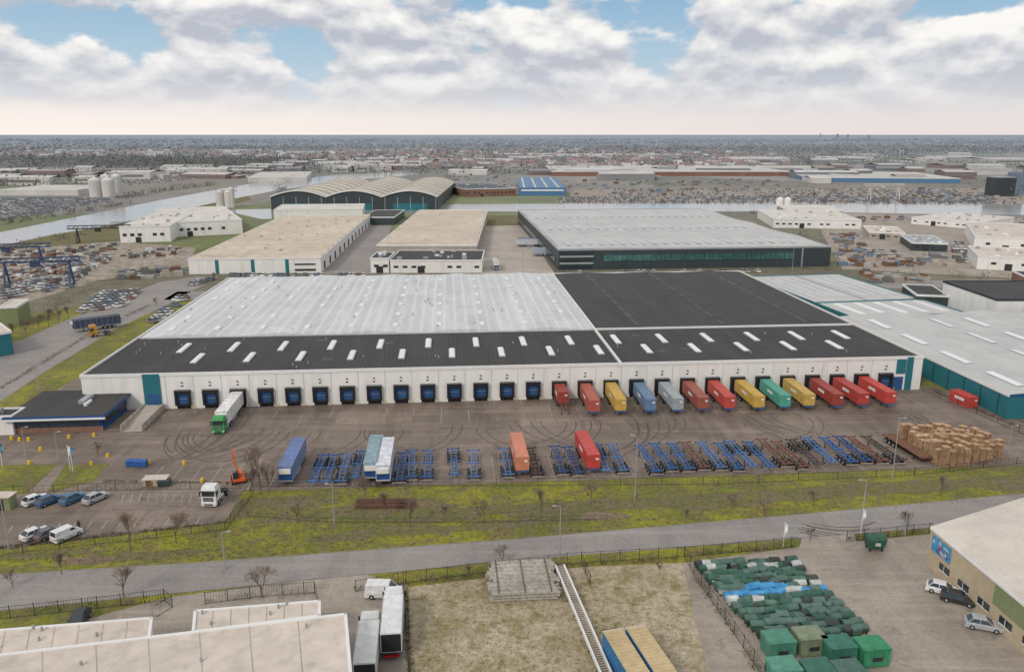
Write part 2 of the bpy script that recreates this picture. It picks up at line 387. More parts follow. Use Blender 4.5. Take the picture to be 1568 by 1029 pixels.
for k in range(28): mb.box(18+6.085*k-.05,18+6.085*k+.05,-.08,-.01,.6,HB-.3,'roof_domes')
for k in range(28):
    mb.box(21.6+6.085*k-.15,21.6+6.085*k+.15,-.35,-.02,6.1,6.3,'dark_metal')
    mb.box(21.6+6.085*k-.25,21.6+6.085*k+.25,-.05,-.02,5.2,5.5,'dark_metal')
mb.part='dock_doors'
for k in range(28):
    x=21.6+6.085*k
    mb.box(x-1.7,x-1.2,-.75,-.02,.9,4.3,'rubber_black'); mb.box(x+1.2,x+1.7,-.75,-.02,.9,4.3,'rubber_black')
    mb.box(x-1.7,x+1.7,-.78,-.02,3.7,4.5,'rubber_black')
    mb.box(x-1.2,x+1.2,-.12,-.02,1.2,3.7,'blue_door')
    mb.box(x-1.1,x+1.1,-.14,-.125,2.35,2.42,'grey_metal')
    mb.box(x-1.21,x+1.21,-.6,-.02,.9,1.2,'dark_metal')
    mb.box(x-1.5,x+1.5,-.1,-.02,0,.9,'rubber_black')
    mb.box(x-.9,x-.6,-.9,-.6,.75,1.2,'rubber_black'); mb.box(x+.6,x+.9,-.9,-.6,.75,1.2,'rubber_black')
    mb.box(x-1.8,x+1.8,-.82,-.72,4.5,4.58,'galv')
    mb.cyl((x+2.3,-.5,0),(x+2.3,-.5,1.0),.09,.09,'yellow_paint',6)
mb.parts('distribution_warehouse',(*F(0,0),0),ANG)
mb=MB(); mb.xprism([(-.1,0),(-.1,1.2),(-14,.06),(-14,0)],13.2,17.2,'concrete')
mb.box(13.0,13.2,-14,-.3,0,1.5,'concrete'); mb.box(17.2,17.4,-14,-.3,0,1.5,'concrete'); mb.obj('loading_ramp',(*F(0,0),0),ANG)
mb=MB()
for k in range(29):
    x=21.6+6.085*(k-.5)
    for j in range(5):
        if R()<.35: continue
        mb.quad([(x-.05,-14+j*2.6,.062),(x+.05,-14+j*2.6,.062),(x+.05,-11.6+j*2.6,.062),(x-.05,-11.6+j*2.6,.062)],'marking_white')
for k in range(48):
    x=28+3.6*k; mb.quad([(x-.05,-44.6,.062),(x+.05,-44.6,.062),(x+.05,-33,.062),(x-.05,-33,.062)],'marking_white')
mb.obj('bay_markings',(*F(0,0),0),ANG)
# ---------------- generic building from corners given in image pixels ----------------
def bld(name,u0,v0,u1,v1,vt,vb,wall,roof,extra=None,trim='white_trim',par=.3):
    p=Vector(G(u0,v0)); q=Vector(G(u1,v1)); d=q-p; L=d.length; a=math.atan2(d.y,d.x)
    h=HT(vt,p.y); yb=G(u0,vb,h)[1]; Dp=max(5,(yb-p.y)/math.cos(a))
    mb=MB(); mb.part='walls'; mb.box(0,L,0,Dp,0,h,wall,roof)
    mb.part='roof_edge'
    if par:
        mb.box(-.2,L+.2,-.2,.2,h-.4,h+par,trim); mb.box(-.2,L+.2,Dp-.2,Dp+.2,h-.4,h+par,trim)
        mb.box(-.2,.2,.2,Dp-.2,h-.4,h+par,trim); mb.box(L-.2,L+.2,.2,Dp-.2,h-.4,h+par,trim)
    if extra: extra(mb,L,Dp,h)
    return mb.parts(name,(p.x,p.y,0),a)
def x_dark(mb,L,D,h):
    mb.part='windows'; mb.box(L*.16,L*.86,-.25,-.05,h*.42,h*.72,'green_glass')
    for i in range(40): mb.box(L*.16+i*L*.7/40-.08,L*.16+i*L*.7/40+.08,-.3,-.05,h*.42,h*.72,'dark_metal')
    for j in range(3): mb.box(1,L*.12,-.3,-.04,1+j*3.1,2.6+j*3.1,'glass'); mb.box(.5,L*.125,-.4,-.04,2.7+j*3.1,3.5+j*3.1,'grey_metal')
    mb.box(-.3,-.05,10,D-6,h*.25,h*.5,'glass')
    mb.part='roof'
    for i in range(3):
        y0=4+i*(D-8)/3; y1=4+(i+1)*(D-8)/3-3
        mb.xprism([(y0,h+.05),((y0+y1)/2,h+1.1),(y1,h+.05)],1,L-1,'standing_seam')
    mb.part='roof_skylights'
    for i in range(22):
        for j in range(3): 
            yy=4+(j+.12)*(D-8)/3; mb.box(6+i*(L-14)/22,7.2+i*(L-14)/22,yy,yy+13,h+.6,h+.85,'roof_domes')
    mb.part='doors'
    mb.box(L-14,L-13.4,-.2,-.05,0,h,'galv')
bld('logistics_hall',855,414,1270,408,383,322,'dark_cladding','standing_seam',x_dark,trim='grey_metal')
def x_teal(ws):
    def f(mb,L,D,h):
        mb.part='facade_panels'
        for w in ws: mb.box(L*w,L*w+1.5,-.15,-.03,0,h,'teal_panel')
        for i in range(12): mb.box(L+.03,L+.15,D*.04+i*D/12.5,D*.04+i*D/12.5+3.2,.5,4,'rubber_black')
        mb.part='windows'; mb.box(L*.8,L*.96,-.12,-.03,1,1.9,'glass'); mb.box(L*.8,L*.96,-.12,-.03,3.6,4.3,'glass')
        mb.part='roof'
        n=int(D/15)
        for i in range(n):
            y0=1+i*(D-2)/n; y1=1+(i+1)*(D-2)/n
            mb.xprism([(y0,h+.05),((y0+y1)/2,h+.7),(y1,h+.05)],.5,L-.5,'beige_roof')
        for i in range(18): x=rr(2,L-3);y=rr(2,D-3); mb.box(x,x+.8,y,y+.8,h+.3,h+1.1,'grey_metal')
    return f
bld('warehouse',290,420,492,418,397,330,'white_cladding','beige_roof',x_teal((.2,.47,.73)))
bld('warehouse',420,338,556,336,322,314,'white_cladding','pale_roof')
bld('warehouse',556,345,604,345,333,322,'dark_cladding','bitumen_dark')
def x_docks(mb,L,D,h):
    mb.part='doors'
    for i in range(8):
        mb.box(3+i*L/8.5,6+i*L/8.5,-.15,-.03,0,3,'teal_panel' if i%3==0 else 'dark_metal')
    mb.part='roof'
    for i in range(6):
        y0=1+i*(D-2)/6;y1=1+(i+1)*(D-2)/6
        mb.xprism([(y0,h+.05),((y0+y1)/2,h+.6),(y1,h+.05)],.5,L-.5,'beige_roof')
bld('warehouse',578,398,730,398,376,322,'concrete','beige_roof',x_docks)
def x_win(mb,L,D,h):
    mb.part='windows'
    n=int(L/4)
    for i in range(n):
        if R()<.25: continue
        mb.box(1.5+i*4,3.6+i*4,-.12,-.03,h*.4,h*.58,'glass')
    mb.part='doors'; mb.box(L*.3,L*.3+3,-.15,-.03,0,3,'dark_metal')
    mb.part='roof_units'
    for i in range(12): x=rr(2,L-4);y=rr(1,D-2); mb.box(x,x+rr(.8,2.5),y,y+rr(.8,2),h,h+rr(.4,1.2),random.choice(['grey_metal','skylight']))
bld('office_block',568,418,596,418,396,387,'white_cladding','bitumen_dark',x_win)
bld('office_block',598,418,738,418,399,384,'white_cladding','bitumen_dark',x_win)
def hangar():
    p=Vector(G(415,322));q=Vector(G(671,322));L=(q-p).length;h=HT(302,p.y);D=G(500,270,h+6)[1]-p.y
    mb=MB();mb.part='walls';mb.box(0,L,0,D,0,h,'dark_cladding');
    n=3;w=L/n;S=8
    for i in range(n):
        prof=[(i*w+w*k/S, h+.2+5*math.sin(math.pi*k/S)**.9) for k in range(S+1)]
        for (xa,za),(xb,zb) in zip(prof,prof[1:]):
            mb.part='roof'
            mb.quad([(xa,-1,za),(xb,-1,zb),(xb,D,zb),(xa,D,za)],'tan_roof')
            for k in range(9):
                y0=D*(.03+k*.108)
                mb.quad([(xa,y0,za+.12),(xb,y0,zb+.12),(xb,y0+D*.05,zb+.12),(xa,y0+D*.05,za+.12)],'pale_roof')
            mb.part='gables'; mb.quad([(xa,0,h),(xb,0,h),(xb,0,zb),(xa,0,za)],'dark_cladding')
            mb.beam((xa,-1.1,za),(xb,-1.1,zb),.3,.8,'white_trim')
        xm=i*w+w/2
        mb.part='doors'; mb.box(xm-14,xm+14,-.2,-.05,0,h*.5,'teal_panel')
    mb.part='posts'
    for i in range(14): mb.box(i*L/13.2,i*L/13.2+.5,-.3,-.05,0,h,'grey_metal')
    mb.parts('shipyard_hall',(p.x,p.y,0),0)
hangar()
bld('factory',185,372,262,370,348,328,'white_cladding','pale_roof',x_win)
bld('factory',250,364,372,358,342,320,'white_cladding','pale_roof',x_win)
bld('factory',30,500,48,488,470,455,'green_wall','pale_roof')
bld('green_shed',-60,556,22,543,520,500,'teal_panel','fg_roof')
def x_blue(mb,L,D,h):
    mb.part='windows'; mb.box(2,L-2,-.2,-.05,h*.6,h*.8,'skylight')
    mb.part='roof_skylights'
    for i in range(4): mb.box(4+i*L/4,6+i*L/4,4,D-4,h+.02,h+.3,'mid_roof')
bld('blue_hall',795,300,866,300,288,272,'blue_wall','blue_wall',x_blue,trim='blue_wall')
bld('brick_hall',712,302,790,300,290,280,'brick','dark_cladding',x_win)
bld('long_warehouse',845,270,1210,270,263,254,'brick','mid_roof')
bld('long_warehouse',1237,279,1470,281,272,263,'blue_wall','mid_roof')
bld('white_warehouse',0,300,120,300,291,284,'mid_wall','mid_roof'); bld('white_warehouse',380,280,470,279,272,264,'mid_wall','mid_roof')
bld('white_warehouse',510,262,600,261,254,247,'mid_wall','mid_roof')
bld('white_warehouse',1184,349,1318,351,336,322,'white_cladding','pale_roof',x_win)
bld('white_warehouse',1205,332,1290,333,322,315,'concrete','pale_roof')
bld('white_warehouse',1395,343,1500,352,333,326,'white_cladding','pale_roof',x_win)
bld('white_warehouse',1490,382,1640,390,362,340,'white_cladding','fg_roof',x_win)
bld('white_warehouse',1495,412,1640,420,392,377,'white_cladding','fg_roof',x_win)
bld('white_warehouse',1330,366,1385,368,356,346,'concrete','fg_roof',x_win)
bld('white_warehouse',1395,384,1450,386,372,360,'dark_cladding','grey_metal',x_win)
bld('white_warehouse',1521,500,1760,500,459,431,'white_cladding','bitumen_dark',trim='dark_metal')
bld('grey_shed',1402,470,1450,472,452,436,'dark_cladding','bitumen_dark')
bld('dark_office',1570,440,1700,445,425,415,'brick','bitumen_dark')
def x_strips(mb,L,D,h):
    mb.part='roof_gutter'; 
    mb.box(L*.02,L-.5,D*.30,D*.30+1.2,h+.02,h+.25,'teal_panel'); mb.box(L*.5,L*.5+.8,D*.31,D-1,h+.02,h+.2,'grey_metal')
    mb.part='roof_skylights'
    for i in range(5): mb.box(5+i*L/5.4,7+i*L/5.4,4,D*.27,h+.02,h+.3,'skylight')
    for i in range(4):
        for j in range(2): mb.box(L*(.1+.5*j)+i*4,L*(.1+.5*j)+i*4+1.4,D*.42,D*.9,h+.02,h+.2,'roof_domes')
bld('teal_warehouse',1306,499,1480,492,487,424,'teal_panel','standing_seam',x_strips,trim='teal_panel')
mb=MB(); mb.part='walls'; LR,DR,HR=120,76,5.6
mb.box(0,LR,0,DR,0,HR,'teal_panel','standing_seam')
mb.part='roof'
for i in range(4):
    x0=i*30;mb.quad([(x0,-.2,HR+.1),(x0+15,-.2,HR+1.2),(x0+15,DR+.2,HR+1.2),(x0,DR+.2,HR+.1)],'standing_seam')
    mb.quad([(x0+15,-.2,HR+1.2),(x0+30,-.2,HR+.1),(x0+30,DR+.2,HR+.1),(x0+15,DR+.2,HR+1.2)],'standing_seam')
    mb.quad([(x0,-.1,HR),(x0+30,-.1,HR),(x0+15,-.1,HR+1.15)],'teal_panel')
    for j in range(4):
        for q in (4.5,):
            z0=HR+.15+1.1*q/15+.12
            mb.quad([(x0+q,4+j*18,z0),(x0+q+1.9,4+j*18,z0+.13),(x0+q+1.9,15+j*18,z0+.13),(x0+q,15+j*18,z0)],'skylight')
            xq=x0+30-q; mb.quad([(xq-1.9,4+j*18,z0+.13),(xq,4+j*18,z0),(xq,15+j*18,z0),(xq-1.9,15+j*18,z0+.13)],'skylight')
mb.part='wall_trim'; mb.box(-.15,0,-.1,DR,HR-.5,HR+.15,'white_trim'); mb.box(0,LR,-.2,-.1,HR-.3,HR+.05,'blue_panel')
for i in range(12): mb.box(-.1,-.02,3+i*6,3.15+i*6,0,HR-.5,'dark_metal')
mb.parts('teal_warehouse',(*F(201.7,-21.5),0),ANG)
def x_off(mb,L,D,h):
    mb.part='canopy'; mb.box(-1.2,L+1.2,-1.4,D+1,h-.1,h+.55,'blue_panel','bitumen_dark')
    mb.box(-1.35,L+1.35,-1.55,-1.38,h-.3,h+.1,'white_trim')
    mb.box(L*.6,L*.68,D*.4,D*.7,h+.56,h+1.3,'grey_metal'); mb.box(L*.7,L*.73,D*.3,D*.5,h+.56,h+1.1,'white_paint')
    mb.part='windows'; mb.box(.5,L-.5,-.15,-.03,h*.35,h*.8,'glass')
    mb.box(L+.03,L+.15,.5,D-.5,h*.35,h*.8,'glass')
    for i in range(14): mb.box(.5+i*(L-1)/13-.06,.5+i*(L-1)/13+.06,-.2,-.03,h*.35,h*.8,'blue_panel')
    mb.part='plinth'; mb.box(-.1,L+.1,-.12,-.02,0,h*.33,'brick')
bld('office_building',22,664,158,660,640,604,'blue_panel','bitumen_dark',x_off)
bld('porch_building',-60,668,22,666,640,634,'white_cladding','bitumen_dark',x_win)
def roofb(name,pts,h,wall,roof,world=None,extra=None):
    P=world or [G(u,v,h) for u,v in pts]
    mb=MB(); mb.part='walls'; mb.prism(P,0,h,wall,roof); mb.part='roof_edge'
    for a,b_ in zip(P,P[1:]+P[:1]): mb.beam((*a,h),(*b_,h),.35,.35,'white_trim')
    if extra: extra(mb,P,h)
    return mb.parts(name)
def seams(mb,P,h):
    mb.part='roof_seams'
    a,b_,c,d=[Vector(p) for p in P[:4]]
    n=7
    for i in range(1,n):
        p=a.lerp(b_,i/n); q=d.lerp(c,i/n); mb.beam((*p,h+.01),(*q,h+.01),.10,.03,'concrete')
    mb.part='roof_vents'
    for i in range(5):
        p=a.lerp(b_,R()).lerp(d.lerp(c,R()),R()*.8); mb.cyl((*p,h),(*p,h+.5),.15,.15,'grey_metal',8)
roofb('shed',[(-20,1006),(529,941),(540,1070),(-20,1180)],6.5,'white_cladding','fg_roof',extra=seams)
roofb('shed',[(299,936),(489,921),(489,943),(296,968)],4,'white_cladding','fg_roof',extra=seams)
roofb('shed',[(-30,968),(232,947),(228,978),(-40,1010)],4,'white_cladding','fg_roof',extra=seams)
a=Vector(G(1426,808,5.9));b_=Vector(G(1640,984,5.9));d=Vector(G(1700,764,5.9));c=b_+(d-a)
def x_fr(mb,P,h):
    a,b_,c,d=[Vector(p) for p in P]
    mb.part='roof'; ra=a.lerp(d,.5); rb_=b_.lerp(c,.5)
    mb.quad([(*a,h+.2),(*b_,h+.2),(*rb_,h+2.6),(*ra,h+2.6)],'pale_roof'); mb.quad([(*ra,h+2.6),(*rb_,h+2.6),(*c,h+.2),(*d,h+.2)],'pale_roof')
    mb.quad([(*a,h),(*ra,h+2.6),(*d,h)],'tan_wall')
    for i in range(60):
        p=a.lerp(b_,i/60); q=ra.lerp(rb_,i/60); mb.beam((*p,h+.22),(*q,h+2.62),.07,.05,'fg_roof')
    mb.part='windows'; u=(b_-a).normalized(); n=Vector((u.y,-u.x))
    if n.dot(Vector((0,0))-a)<0: n=-n
    for i in range(9):
        p=a+u*(3+i*4.2)+n*.06; mb.beam((*p,1.8),(*(p+u*2.2),1.8),.1,.9,'glass'); mb.beam((*p,1.25),(*(p+u*2.2),1.25),.2,.1,'white_trim')
        mb.beam((*(p+u*1.1+n*.07),1.35),(*(p+u*1.1+n*.07),2.25),.06,.06,'white_trim')
    mb.part='cladding'; mb.beam((*(a+u*14+n*.05),4.3),(*(b_+n*.05),4.3),.08,2.8,'green_wall')
    mb.part='doors'; mb.beam((*(a+u*26+n*.08),1.6),(*(a+u*30+n*.08),1.6),.12,3.2,'dark_metal')
    mb.part='mural_sign'; mb.beam((*(a+u*.8+n*.1),4.2),(*(a+u*5+n*.1),4.2),.1,2.2,'bin_blue')
    for i in range(14):
        q=1.1+rr(0,3.2); zz=rr(3.4,5.0); mb.beam((*(a+u*q+n*(.16+i*.004)),zz),(*(a+u*(q+rr(.3,.7))+n*(.16+i*.004)),zz+rr(-.2,.2)),.02,rr(.2,.6),random.choice(['mural_red','bin_pale','bin_green','tan_wall','chassis_blue']))
roofb('workshop_building',None,5.9,'tan_wall','pale_roof',world=[tuple(a),tuple(b_),tuple(c),tuple(d)],extra=x_fr)
# ---------------- vehicles ----------------
def axle_set(mb,ys,r=.5):
    for y in ys:
        for sx in (-1,1): mb.wheel(sx*1.05,y,r,.38,sx)
        mb.beam((-1,y,r),(1,y,r),.14,.14,'dark_metal')
def chassis(mb,paint,L=12.3,rear=0):
    for x in (-.45,.45): mb.box(x-.08,x+.08,-L,0,.98,1.28,paint)
    for y in (-.1,-6.2,-L+.15): mb.box(-1.2,1.2,y-.1,y+.1,1.1,1.3,paint)
    for y in (-1.5,-4.6,-7.5,-9.2,-10.5): mb.box(-.45,.45,y-.06,y+.06,1.02,1.2,paint)
    for y in (-.15,-L+.2):
        for x in (-1.1,1.1): mb.box(x-.1,x+.1,y-.12,y+.12,1.3,1.42,'dark_metal')
    axle_set(mb,(-1.3,-2.6,-3.9))
    for sx in (-1,1):
        for y in (-1.3,-2.6,-3.9): mb.box(sx*1.05-.2,sx*1.05+.2,y-.35,y+.35,1.02,1.06,'dark_metal')
        mb.box(sx*.8-.07,sx*.8+.07,-9.9,-9.75,0.06,1.1,'dark_metal'); mb.box(sx*.8-.15,sx*.8+.15,-10,-9.65,.05,.1,'dark_metal')
    mb.box(-1.2,1.2,-.02,.08,.5,.68,'marking_white'); mb.box(-1.15,-.85,.08,.1,.72,.85,'lamp_red'); mb.box(.85,1.15,.08,.1,.72,.85,'lamp_red')
def container(mb,L=12.2,z=1.42,h=2.6,y0=0):
    p='obj_paint'
    mb.box(-1.17,1.17,y0-L+.05,y0-.05,z+.05,z+h-.05,p)
    for x in (-1.2,1.2):
        for y in (y0-L,y0-.16): mb.box(x-.08 if x>0 else x-.02,x+.02 if x>0 else x+.08,y,y+.16,z,z+h,p)
        mb.box(min(x,x*.96),max(x,x*.96),y0-L,y0,z+h-.1,z+h+.01,p); mb.box(min(x,x*.96),max(x,x*.96),y0-L,y0,z,z+.14,p)
    for y in (y0-L,y0-.1): mb.box(-1.12,1.12,y,y+.1,z+h-.1,z+h+.005,p); mb.box(-1.12,1.12,y,y+.1,z,z+.14,p)
    n=int(L/.55)
    for i in range(n):
        y=y0-.4-i*.55
        mb.box(-1.215,1.215,y-.13,y+.13,z+.16,z+h-.11,p,iy=.02); mb.box(-1.1,1.1,y-.12,y+.12,z+h-.05,z+h-.01,p)
    for x in (-.9,-.5,-.1,.3,.7): mb.box(x,x+.2,y0-L-.03,y0-L+.05,z+.16,z+h-.12,p)
    mb.box(.35,.95,y0-L-.045,y0-L-.03,z+h*.62,z+h*.74,'white_paint')
    mb.box(-1.222,-1.217,y0-L*.5-1.6,y0-L*.5+1.4,z+h*.45,z+h*.7,'white_paint')
mb=MB(); chassis(mb,'obj_paint_dull'); ME_CH=mb.mesh('container_chassis')
mb=MB(); chassis(mb,'chassis_blue'); container(mb); ME_CT=mb.mesh('container_trailer')
mb=MB(); container(mb,6.1,1.42); chassis(mb,'rust',8.5); ME_CS=mb.mesh('short_container_trailer')
mb=MB(); container(mb,6.1,0.02); ME_C20=mb.mesh('shipping_container')
def boxtrailer(mb,z=1.2,L=13.6,h=2.75):
    mb.box(-1.25,1.25,-L,0,z,z+h,'obj_paint')
    mb.box(-1.27,1.27,-L-.02,.02,z-.12,z+.08,'galv'); mb.box(-1.27,1.27,-L-.02,.02,z+h-.03,z+h+.06,'galv','obj_paint_dull')
    for x in (-.45,.45): mb.box(x-.08,x+.08,-L+.5,-.2,.85,1.08,'dark_metal')
    for i in range(9):
        y=-.8-i*1.55
        for sx in (-1,1): mb.box(sx*1.262-.01,sx*1.262+.01,y-.03,y+.03,z+.08,z+h-.03,'grey_metal')
    mb.box(-1.0,1.0,-L-.5,-L-.02,z+1.5,z+2.3,'white_trim')
    mb.box(-1.15,1.15,-L-.04,-L-.01,z+.2,z+1.3,'blue_panel')
    axle_set(mb,(-2.2,-3.5,-4.8))
    for sx in (-1,1): mb.box(sx*.8-.08,sx*.8+.08,-10.9,-10.7,.06,1.1,'dark_metal'); mb.box(sx*1.2-.03,sx*1.2+.03,-9.8,-6,.45,1.0,'grey_metal')
mb=MB(); boxtrailer(mb); ME_BT=mb.mesh('box_trailer')
def tractor(mb,y0=0):
    p='obj_paint'; yf=y0-6.0
    for x in (-.42,.42): mb.box(x-.08,x+.08,yf+.4,y0,.75,1.0,'dark_metal')
    mb.box(-1.24,1.24,yf,yf+2.25,.95,2.0,p); mb.box(-1.24,1.24,yf+.0,yf+2.25,2.0,3.0,p,ix=.06,iy=.08)
    mb.box(-1.18,1.18,yf+.08,yf+2.2,3.0,3.65,p,ix=.12,iy=.25)
    mb.add([(-1.08,yf-.01,2.02),(1.08,yf-.01,2.02),(1.03,yf+.05,2.86),(-1.03,yf+.05,2.86)],[(0,1,2,3)],'glass')
    mb.box(-1.15,1.15,yf-.3,yf+.08,2.88,3.0,'dark_metal')
    mb.box(-.85,.85,yf-.03,yf,1.15,1.85,'dark_metal')
    for z in (1.3,1.5,1.7): mb.box(-.8,.8,yf-.05,yf-.02,z-.03,z+.03,'grey_metal')
    mb.box(-1.24,1.24,yf-.12,yf+.6,.4,.95,p); mb.box(-.7,.7,yf-.14,yf-.1,.5,.75,'dark_metal')
    for sx in (-1,1):
        mb.box(sx*.97-.2,sx*.97+.2,yf-.15,yf-.1,.62,.85,'lamp_clear')
        mb.add([(sx*1.245,yf+.25,2.05),(sx*1.245,yf+1.25,2.05),(sx*1.21,yf+1.2,2.8),(sx*1.21,yf+.35,2.8)],[(0,1,2,3)],'glass')
        mb.box(sx*1.42-.1,sx*1.42+.1,yf+.05,yf+.2,2.0,2.8,'dark_metal')
        mb.wheel(sx*1.08,yf+1.35,.5,.34,sx); mb.wheel(sx*1.0,y0-1.1,.5,.55,sx)
        mb.box(sx*1.0-.25,sx*1.0+.25,yf+2.5,yf+3.6,.45,1.0,'galv')
        mb.box(sx*1.0-.3,sx*1.0+.3,y0-1.8,y0-.4,1.05,1.1,'dark_metal')
    mb.box(-.5,.5,y0-1.6,y0-.6,1.0,1.15,'dark_metal')
mb=MB(); tractor(mb); ME_TR=mb.mesh('truck_tractor')
def car(kind):
    mb=MB()
    if kind=='van':
        ys=[-2.2,-2.1,-1.45,1.9,2.15,2.2];zb=[.6,.8,1.02,1.1,1.1,.8];cab=[(-1.4,2.1),(-.75,2.0),1.82]
    else:
        ys=[-2.15,-2.02,-1.0,1.35,2.0,2.12];zb=[.58,.74,.93,.98,.95,.7];cab=[(-1.08,1.85),(-.3,1.25),1.46]
    hw=[.74,.85,.9,.9,.86,.78]
    vs=[]
    for y,z,w in zip(ys,zb,hw): vs+=[(-w,y,.28),(w,y,.28),(w,y,z*.8),(w-.07,y,z),(-w+.07,y,z),(-w,y,z*.8)]
    fs=[]
    for i in range(5):
        for j in range(6): fs.append((i*6+j,i*6+(j+1)%6,i*6+6+(j+1)%6,i*6+6+j))
    fs+=[(5,4,3,2,1,0),tuple(range(30,36))]
    mb.add(vs,fs,'obj_paint')
    (a0,a1),(b0,b1),zt=cab; zbt=.93 if kind!='van' else 1.03
    v=[(-.82,a0,zbt),(.82,a0,zbt),(.82,a1,zbt),(-.82,a1,zbt),(-.62,b0,zt),(.62,b0,zt),(.64,b1,zt),(-.64,b1,zt)]
    if kind=='van': v[4:]=[(-.72,b0,zt),(.72,b0,zt),(.74,b1,zt),(-.74,b1,zt)]
    mb.add(v,[(0,1,5,4),(2,3,7,6)],'glass'); mb.add(v,[(1,2,6,5),(3,0,4,7)],'glass' if kind!='van' else 'obj_paint')
    mb.box(min(v[4][0],v[7][0])-.02,-min(v[4][0],v[7][0])+.02,b0-.03,b1+.03,zt-.01,zt+.05,'obj_paint',ix=.06,iy=.06)
    for sx in (-1,1):
        for (p,q) in (((.82,a0),(.63,b0)),((.82,a1),(.64,b1)),((.82,(a0+a1)/2+.1),(.64,(b0+b1)/2))):
            mb.beam((sx*p[0],p[1],zbt),(sx*(q[0]+.02),q[1],zt),.07,.07,'obj_paint')
        if kind=='van':
            mb.add([(sx*.80,-1.15,1.15),(sx*.80,-.2,1.15),(sx*.755,-.25,1.65),(sx*.755,-.75,1.65)],[(0,1,2,3)],'glass')
        for y in (-1.35,1.3): mb.wheel(sx*.8,y,.33,.22,sx)
        mb.box(sx*.62-.14,sx*.62+.14,ys[0]-.01,ys[0]+.12,.6,.72,'lamp_clear'); mb.box(sx*.68-.1,sx*.68+.1,ys[-1]-.1,ys[-1]+.01,.65,.85,'lamp_red')
        mb.box(sx*.97-.08,sx*.97+.08,-.85,-.7,.98,1.1,'obj_paint')
    mb.box(-.5,.5,ys[0]-.02,ys[0]+.1,.38,.52,'dark_metal')
    return mb.mesh(kind)
ME_CAR=car('car'); ME_VAN=car('van')
BLUE=(.045,.14,.38);RED=(.56,.075,.06);DRED=(.36,.065,.05);BROWN=(.36,.11,.08);YEL=(.60,.40,.09);GRN=(.10,.38,.29)
cols=[DRED,(.46,.12,.085),YEL,(.15,.24,.37),(.36,.41,.42),BROWN,(.54,.09,.07),YEL,GRN,(.58,.40,.11),DRED,(.48,.07,.06),RED]
for i,c in enumerate(cols):
    k=14+i; x=21.6+6.085*k
    if i==0: inst('container_trailer',ME_CS,(*F(x,-.9),0),ANG,c)
    else: inst('container_trailer',ME_CT,(*F(x+rr(-.25,.25),-.9-rr(0,.5)),0),ANG+rr(-.015,.015),c)
x=21.6+6.085*2
inst('semi_trailer',ME_BT,(*F(x,-.9),0),ANG,(.80,.80,.78)); inst('truck_tractor',ME_TR,(*F(x,-.9-10.3),0),ANG,(.04,.33,.08))
inst('shipping_container',ME_C20,(*F(198.5,-8),0),ANG+.1,RED)
def row(u,kind,col=None,v=738,flip=None):
    s,t=FG(u,v); t=-44.2+rr(-.9,.9)
    if flip is None: flip=R()<.75
    a=ANG+rr(-.03,.03)
    if kind=='ch':
        c=col or random.choice([BLUE,BLUE,BLUE,BLUE,(.04,.09,.26),(.09,.20,.44)])
        if flip: inst('container_chassis',ME_CH,(*F(s,t),0),a+math.pi,c)
        else: inst('container_chassis',ME_CH,(*F(s,t+12.3),0),a,c)
    elif kind=='ct': inst('container_trailer',ME_CT,(*F(s,t+12.3),0),a,col)
    elif kind=='bt': inst('semi_trailer',ME_BT,(*F(s,t+13.2),0),a,col)
row(443,'bt',(.14,.21,.42)); 
for u in (484,501,524,545): row(u,'ch')
row(569,'bt',(.26,.38,.42)); row(588,'bt',(.70,.72,.78))
for u in (612,630,654,695,726): row(u,'ch')
row(779,'ch'); row(800,'ct',(.64,.25,.15)); row(825,'ch',(.10,.055,.05)); row(864,'ch'); row(888,'ch',(.04,.09,.25)); row(910,'ct',RED)
u=936
while u<1395:
    g=(980<u<1000) or (1012<u<1025)
    dark=R()<(.12 if u<1130 else .42)
    if not g: row(u,'ch',random.choice([(.09,.07,.065),(.22,.10,.07),(.06,.055,.055)]) if dark else None,v=738-(u-936)*.045)
    u+=rr(21,28)
mb=MB(); chassis(mb,'rust'); mb.box(-1.25,1.25,-12.2,0,1.32,1.45,'wood_dark'); inst('flatbed_trailer',mb.mesh('flatbed_trailer'),(*F(*[FG(1362,676)[0],-31]),0),ANG+.05)
inst('container_chassis',ME_CH,(*F(FG(1395,676)[0],-30),0),ANG+.12,BLUE)
def put(name,me,u,v,deg,col,sc=None): return inst(name,me,(*G(u,v),.09),math.radians(deg),col,sc)
W_=(.75,.75,.75);S_=(.42,.44,.46);K_=(.03,.03,.035);BL=(.04,.12,.22)
for u,v,a,c in ((55,770,150,W_),(76,771,150,BL),(112,768,155,(.05,.16,.28)),(147,767,155,S_),(55,822,150,W_),(76,822,150,(.15,.13,.13)),(1443,908,60,W_),(1466,922,60,K_),(1504,962,70,S_),(215,424,90,W_)):
    put('parked_car',ME_CAR,u,v,a,c)
put('white_van',ME_VAN,103,824,150,W_); put('panel_van',ME_VAN,588,913,88,W_,1.12)
put('parked_car',ME_CAR,122,955,10,K_)
inst('truck_tractor',ME_TR,(*F(FG(336,762)[0],FG(336,776)[1]+5.6),.06),ANG-.1,(.78,.78,.75))
